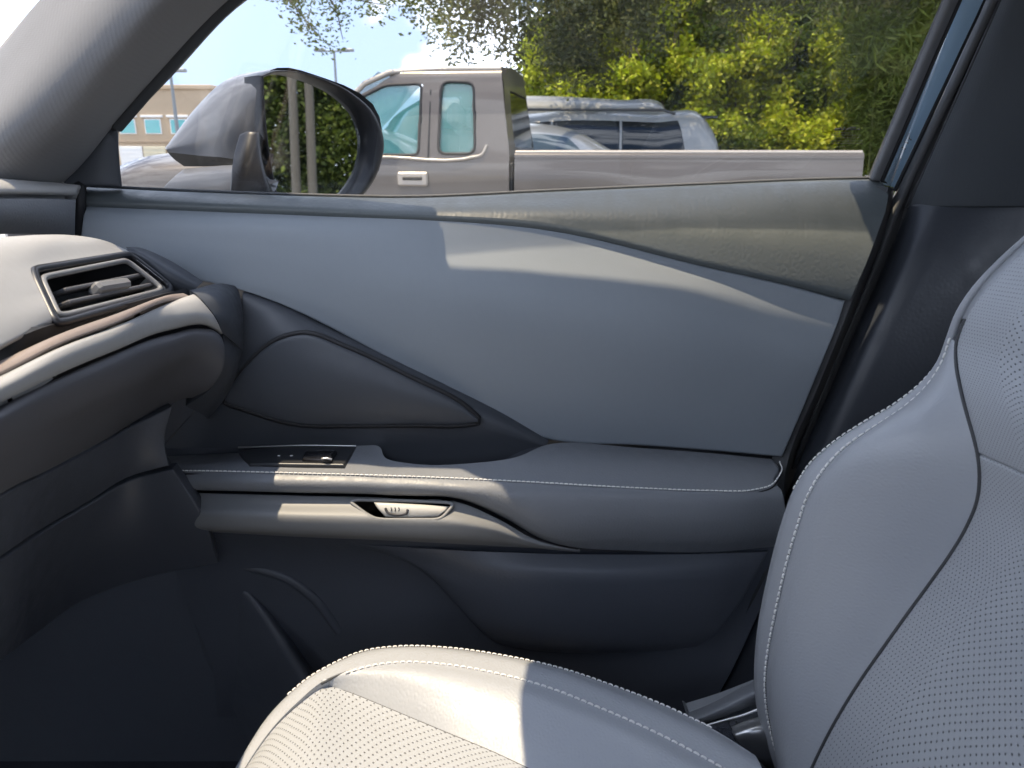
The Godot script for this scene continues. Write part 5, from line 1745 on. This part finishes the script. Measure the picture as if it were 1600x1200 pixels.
func greenery() -> void:
	var leaf := mat(Color(1, 1, 1), 0.5, {"vertex": true, "back": Color(0.75, 0.8, 0.45), "spec": 0.35})
	var bark := mat(Color(0.13, 0.105, 0.085), 0.95, {"bump": M.fine, "deep": 2.0, "scale": 3.0})
	var n := FastNoiseLite.new()
	n.seed = 5
	n.frequency = 0.55
	n.fractal_octaves = 3
	var oak_leaf := leaf_clump(34, 0.22, 0.075, 0.034, 0.2, 3)
	var vine_leaf := leaf_clump(36, 0.26, 0.10, 0.07, 0.25, 4)
	var small_leaf := leaf_clump(44, 0.30, 0.075, 0.04, 0.25, 14)
	var bush_leaf := leaf_clump(30, 0.34, 0.13, 0.06, 0.1, 6)
	var thin_leaf := leaf_clump(44, 0.26, 0.22, 0.024, 0.55, 8)
	# oak over the parked cars
	var oak := thing("oak_tree", "large dark live oak spreading over the parked cars behind the truck", "tree", Vector3(2.6, 0, -18.5))
	var tr := fresh()
	limb(tr, Vector3(2.6, 0, -18.5), Vector3(2.5, 4.9, -17.6), 0.34, 0.22)
	var tips := [Vector3(0.3, 3.3, -10.2), Vector3(1.4, 3.8, -11.5), Vector3(2.2, 4.2, -9.4), Vector3(4.6, 3.6, -10.4), Vector3(5.4, 4.2, -12.2), Vector3(3.0, 5.0, -12.4), Vector3(-0.4, 3.6, -11.3)]
	for p in tips: limb(tr, Vector3(2.5, 4.85, -17.6), p + Vector3(0, 0.5, 0), 0.07, 0.02)
	piece("trunk", tr, bark, oak)
	var places := []
	var lobes := [[Vector3(-0.30, 3.1, -10.3), Vector3(1.0, 0.78, 1.0)], [Vector3(1.3, 3.45, -10.4), Vector3(1.2, 0.95, 1.2)], [Vector3(2.7, 3.75, -10.2), Vector3(1.3, 1.0, 1.3)], [Vector3(4.2, 4.0, -10.8), Vector3(1.4, 0.95, 1.4)], [Vector3(5.6, 4.5, -11.4), Vector3(1.5, 1.1, 1.5)], [Vector3(1.6, 4.9, -11.4), Vector3(2.0, 1.1, 1.7)], [Vector3(4.2, 5.2, -11.6), Vector3(2.2, 1.2, 1.8)], [Vector3(0.9, 2.75, -11.2), Vector3(0.7, 0.6, 0.7)], [Vector3(-0.7, 4.0, -10.8), Vector3(0.9, 0.5, 0.9)]]
	for l in lobes:
		var count := int(420 * l[1].x * l[1].y)
		for k in count:
			var d := Vector3(rng.randfn(), rng.randfn(), rng.randfn()).normalized() * pow(rng.randf(), 0.45)
			var p: Vector3 = l[0] + d * l[1] + Vector3(0, -0.15 * rng.randf(), 0)
			if n.get_noise_3dv(p * 2.2) > -0.12: places.append(p)
	foliage("crown", oak, oak_leaf, places, leaf, func(p):
		var k := rng.randf_range(0.75, 1.25)
		return Color(0.13 * k, 0.14 * k, 0.065 * k) if rng.randf() < 0.8 else Color(0.28 * k, 0.28 * k, 0.12 * k))  # some clumps paler, standing for leaves caught by the sun
	# sprays of the oak nearest us, hanging into the sky
	var spray := thing("hanging_branch", "thin leafy oak twigs hanging into the sky above the door mirror", "branch", Vector3(-1.4, 3.3, -6.6))
	var tw := fresh()
	var sp := []
	for q in [[430, -30, 470, 22, 500, 58], [470, -40, 520, 5, 536, 62], [500, -45, 548, -5, 600, 8], [560, -60, 610, -15, 646, -2], [420, -50, 450, -20, 470, 4]]:
		var z := rng.randf_range(6.4, 7.2)
		var line := smooth(zrow([q[0], q[1], z, q[2], q[3], z, q[4], q[5], z]), 18)
		tube(tw, line, 0.010, 5, 0.003)
		for i in range(3, 18):
			if rng.randf() < 0.85: sp.append(line[i] + Vector3(rng.randfn(), rng.randfn() - 0.3, rng.randfn()) * 0.05)
	var anchor := smooth(zrow([640, -160, 7.4, 560, -85, 7.0, 470, -45, 6.8, 400, -60, 6.7]), 14)
	tube(tw, anchor, 0.03, 6, 0.012)
	tube(tw, smooth([Vector3(0.9, 3.9, -9.9), Vector3(0.0, 3.7, -8.6), anchor[0]], 10), 0.05, 6, 0.03)
	piece("twigs", tw, bark, spray)
	foliage("leaves", spray, leaf_clump(26, 0.11, 0.04, 0.018, 0.3, 9), sp, leaf, func(p):
		var k := rng.randf_range(0.8, 1.3)
		return Color(0.13 * k, 0.15 * k, 0.055 * k))
	# wall of creeper and bushes along the far side of the lot
	var hedge := thing("vine_hedge", "tall bright yellow-green creeper hedge behind the white car and truck bed", "hedge", Vector3(4.0, 0, -15.8))
	var vines := []
	for k in 7000:
		var x := rng.randf_range(0.3, 6.8)
		var top := 3.0 + 1.1 * n.get_noise_2d(x * 1.6, 3.0) + 0.25 * x
		var y := rng.randf() * top
		var p := Vector3(x, y, -14.6 - 0.5 * y + 1.2 * n.get_noise_2d(x * 2.4, y * 2.4) - rng.randf() * 0.45)
		if n.get_noise_3dv(p * 2.6 + Vector3(9, 0, 0)) > -0.22: vines.append(p)
	foliage("vine_leaves", hedge, vine_leaf, vines, leaf, func(p):
		var k := rng.randf_range(0.8, 1.3)
		var w := smoothstep(-0.42, 0.12, n.get_noise_3dv(p * 1.3 + Vector3(0, 4, 0)))
		return Color(0.09, 0.13, 0.025).lerp(Color(0.50, 0.54, 0.06), w) * k)
	var stems := fresh()
	for k in 24:
		var x := rng.randf_range(1.6, 6.3)
		limb(stems, Vector3(x, 0, -16.1), Vector3(x + rng.randfn() * 0.4, 3.4, -15.9), 0.03, 0.012)
	piece("stems", stems, bark, hedge)
	var dark := thing("dark_hedge", "dense dark green bushes deep behind the creeper hedge", "hedge", Vector3(5.0, 0, -17.0))
	var dp := []
	for k in 7500:
		var x := rng.randf_range(-0.2, 13.5)
		var y := rng.randf() * (5.5 + 1.5 * n.get_noise_2d(x, 8.0)) if x > 1.2 else rng.randf() * (1.6 + x * 1.2)
		dp.append(Vector3(x, y, -17.2 + 0.8 * n.get_noise_2d(x * 2, y * 2) - rng.randf() * 1.2))
	foliage("bush_leaves", dark, bush_leaf, dp, leaf, func(p):
		var k := rng.randf_range(0.7, 1.3)
		return Color(0.04 * k, 0.065 * k, 0.022 * k), 0.9, 1.5)
	var ds := fresh()
	for k in 12:
		var x := rng.randf_range(1.0, 13.0)
		limb(ds, Vector3(x, 0, -18.2), Vector3(x + rng.randfn() * 0.5, 4.4, -18.0), 0.09, 0.03)
	piece("stems", ds, bark, dark)
	# feathery bamboo at the right
	var bam := thing("bamboo_clump", "feathery drooping bamboo at the right edge of the window view", "bamboo", Vector3(7.6, 0, -13.6))
	var bp := []
	var canes := fresh()
	for k in 46:
		var b0 := Vector3(rng.randf_range(6.0, 9.6), 0, -13.9 + rng.randfn() * 0.5)
		var b1 := b0 + Vector3(rng.randfn() * 0.5, rng.randf_range(3.4, 5.4), rng.randf_range(0.0, 1.0))
		var b2 := b1 + Vector3(rng.randfn() * 0.7, -0.6, rng.randf_range(0.3, 1.2))
		var line := smooth([b0, b0.lerp(b1, 0.55) + Vector3(0, 0, -0.15), b1, b2], 22)
		tube(canes, line, 0.018, 5, 0.004)
		for i in range(4, 22):
			for j in 4: bp.append(line[i] + Vector3(rng.randfn(), rng.randfn() - 0.5, rng.randfn()) * 0.22)
	piece("canes", canes, mat(Color(0.2, 0.22, 0.07), 0.6), bam)
	foliage("bamboo_leaves", bam, thin_leaf, bp, leaf, func(p):
		var k := rng.randf_range(0.7, 1.35)
		return Color(0.22 * k, 0.27 * k, 0.075 * k))
	# what the door mirror shows: bushes and two pale trunks behind the car
	var rear := thing("rear_hedge", "green bushes behind the car, seen in the glass of the door mirror", "hedge", Vector3(10.8, 0, -3.0))
	var rp := []
	for k in 9000:
		var z := rng.randf_range(-9.5, 3.5)
		var y := rng.randf() * 4.2
		rp.append(Vector3(10.6 + 0.7 * n.get_noise_2d(z * 2, y * 2) + rng.randf() * 1.5, y, z))
	foliage("bush_leaves", rear, small_leaf, rp, leaf, func(p):
		var k := rng.randf_range(0.7, 1.3)
		return Color(0.07, 0.10, 0.03).lerp(Color(0.18, 0.23, 0.05), smoothstep(-0.2, 0.3, n.get_noise_3dv(p * 1.2))) * k, 0.9, 1.5)
	var c0 := at(490, 215, 1.2)
	var nm := Vector3(0.80, 0.03, 0.60).normalized()
	for u in [448.0, 474.0]:
		var d := sight(u, 190)
		var r := d - 2 * d.dot(nm) * nm
		var p := atp(u, 190, c0, nm)
		var hit := p + r * ((7.6 - p.x) / r.x)
		var post := thing("pale_trunk", ["slim pale tree trunk behind the car, left one in the door mirror", "slim pale tree trunk behind the car, right one in the door mirror"][0 if u < 460 else 1], "tree trunk", Vector3(hit.x, 0, hit.z), 0.0, "pale trunks seen in the mirror")
		var pa := fresh()
		tube(pa, smooth([Vector3(hit.x, 0, hit.z), Vector3(hit.x, 0.5, hit.z), Vector3(hit.x, 2.4, hit.z - 0.12), Vector3(hit.x, 4.6, hit.z - 0.2)], 14), 0.06, 10, 0.04)
		piece("trunk", pa, mat(Color(0.13, 0.12, 0.105), 0.9, {"bump": M.fine, "deep": 1.0, "scale": 3.0}), post)
	var rs := fresh()
	for k in 14:
		var z := rng.randf_range(-12.0, 4.0)
		limb(rs, Vector3(11.3, 0, z), Vector3(11.4, 3.8, z + rng.randfn() * 0.4), 0.07, 0.03)
	piece("stems", rs, bark, rear)
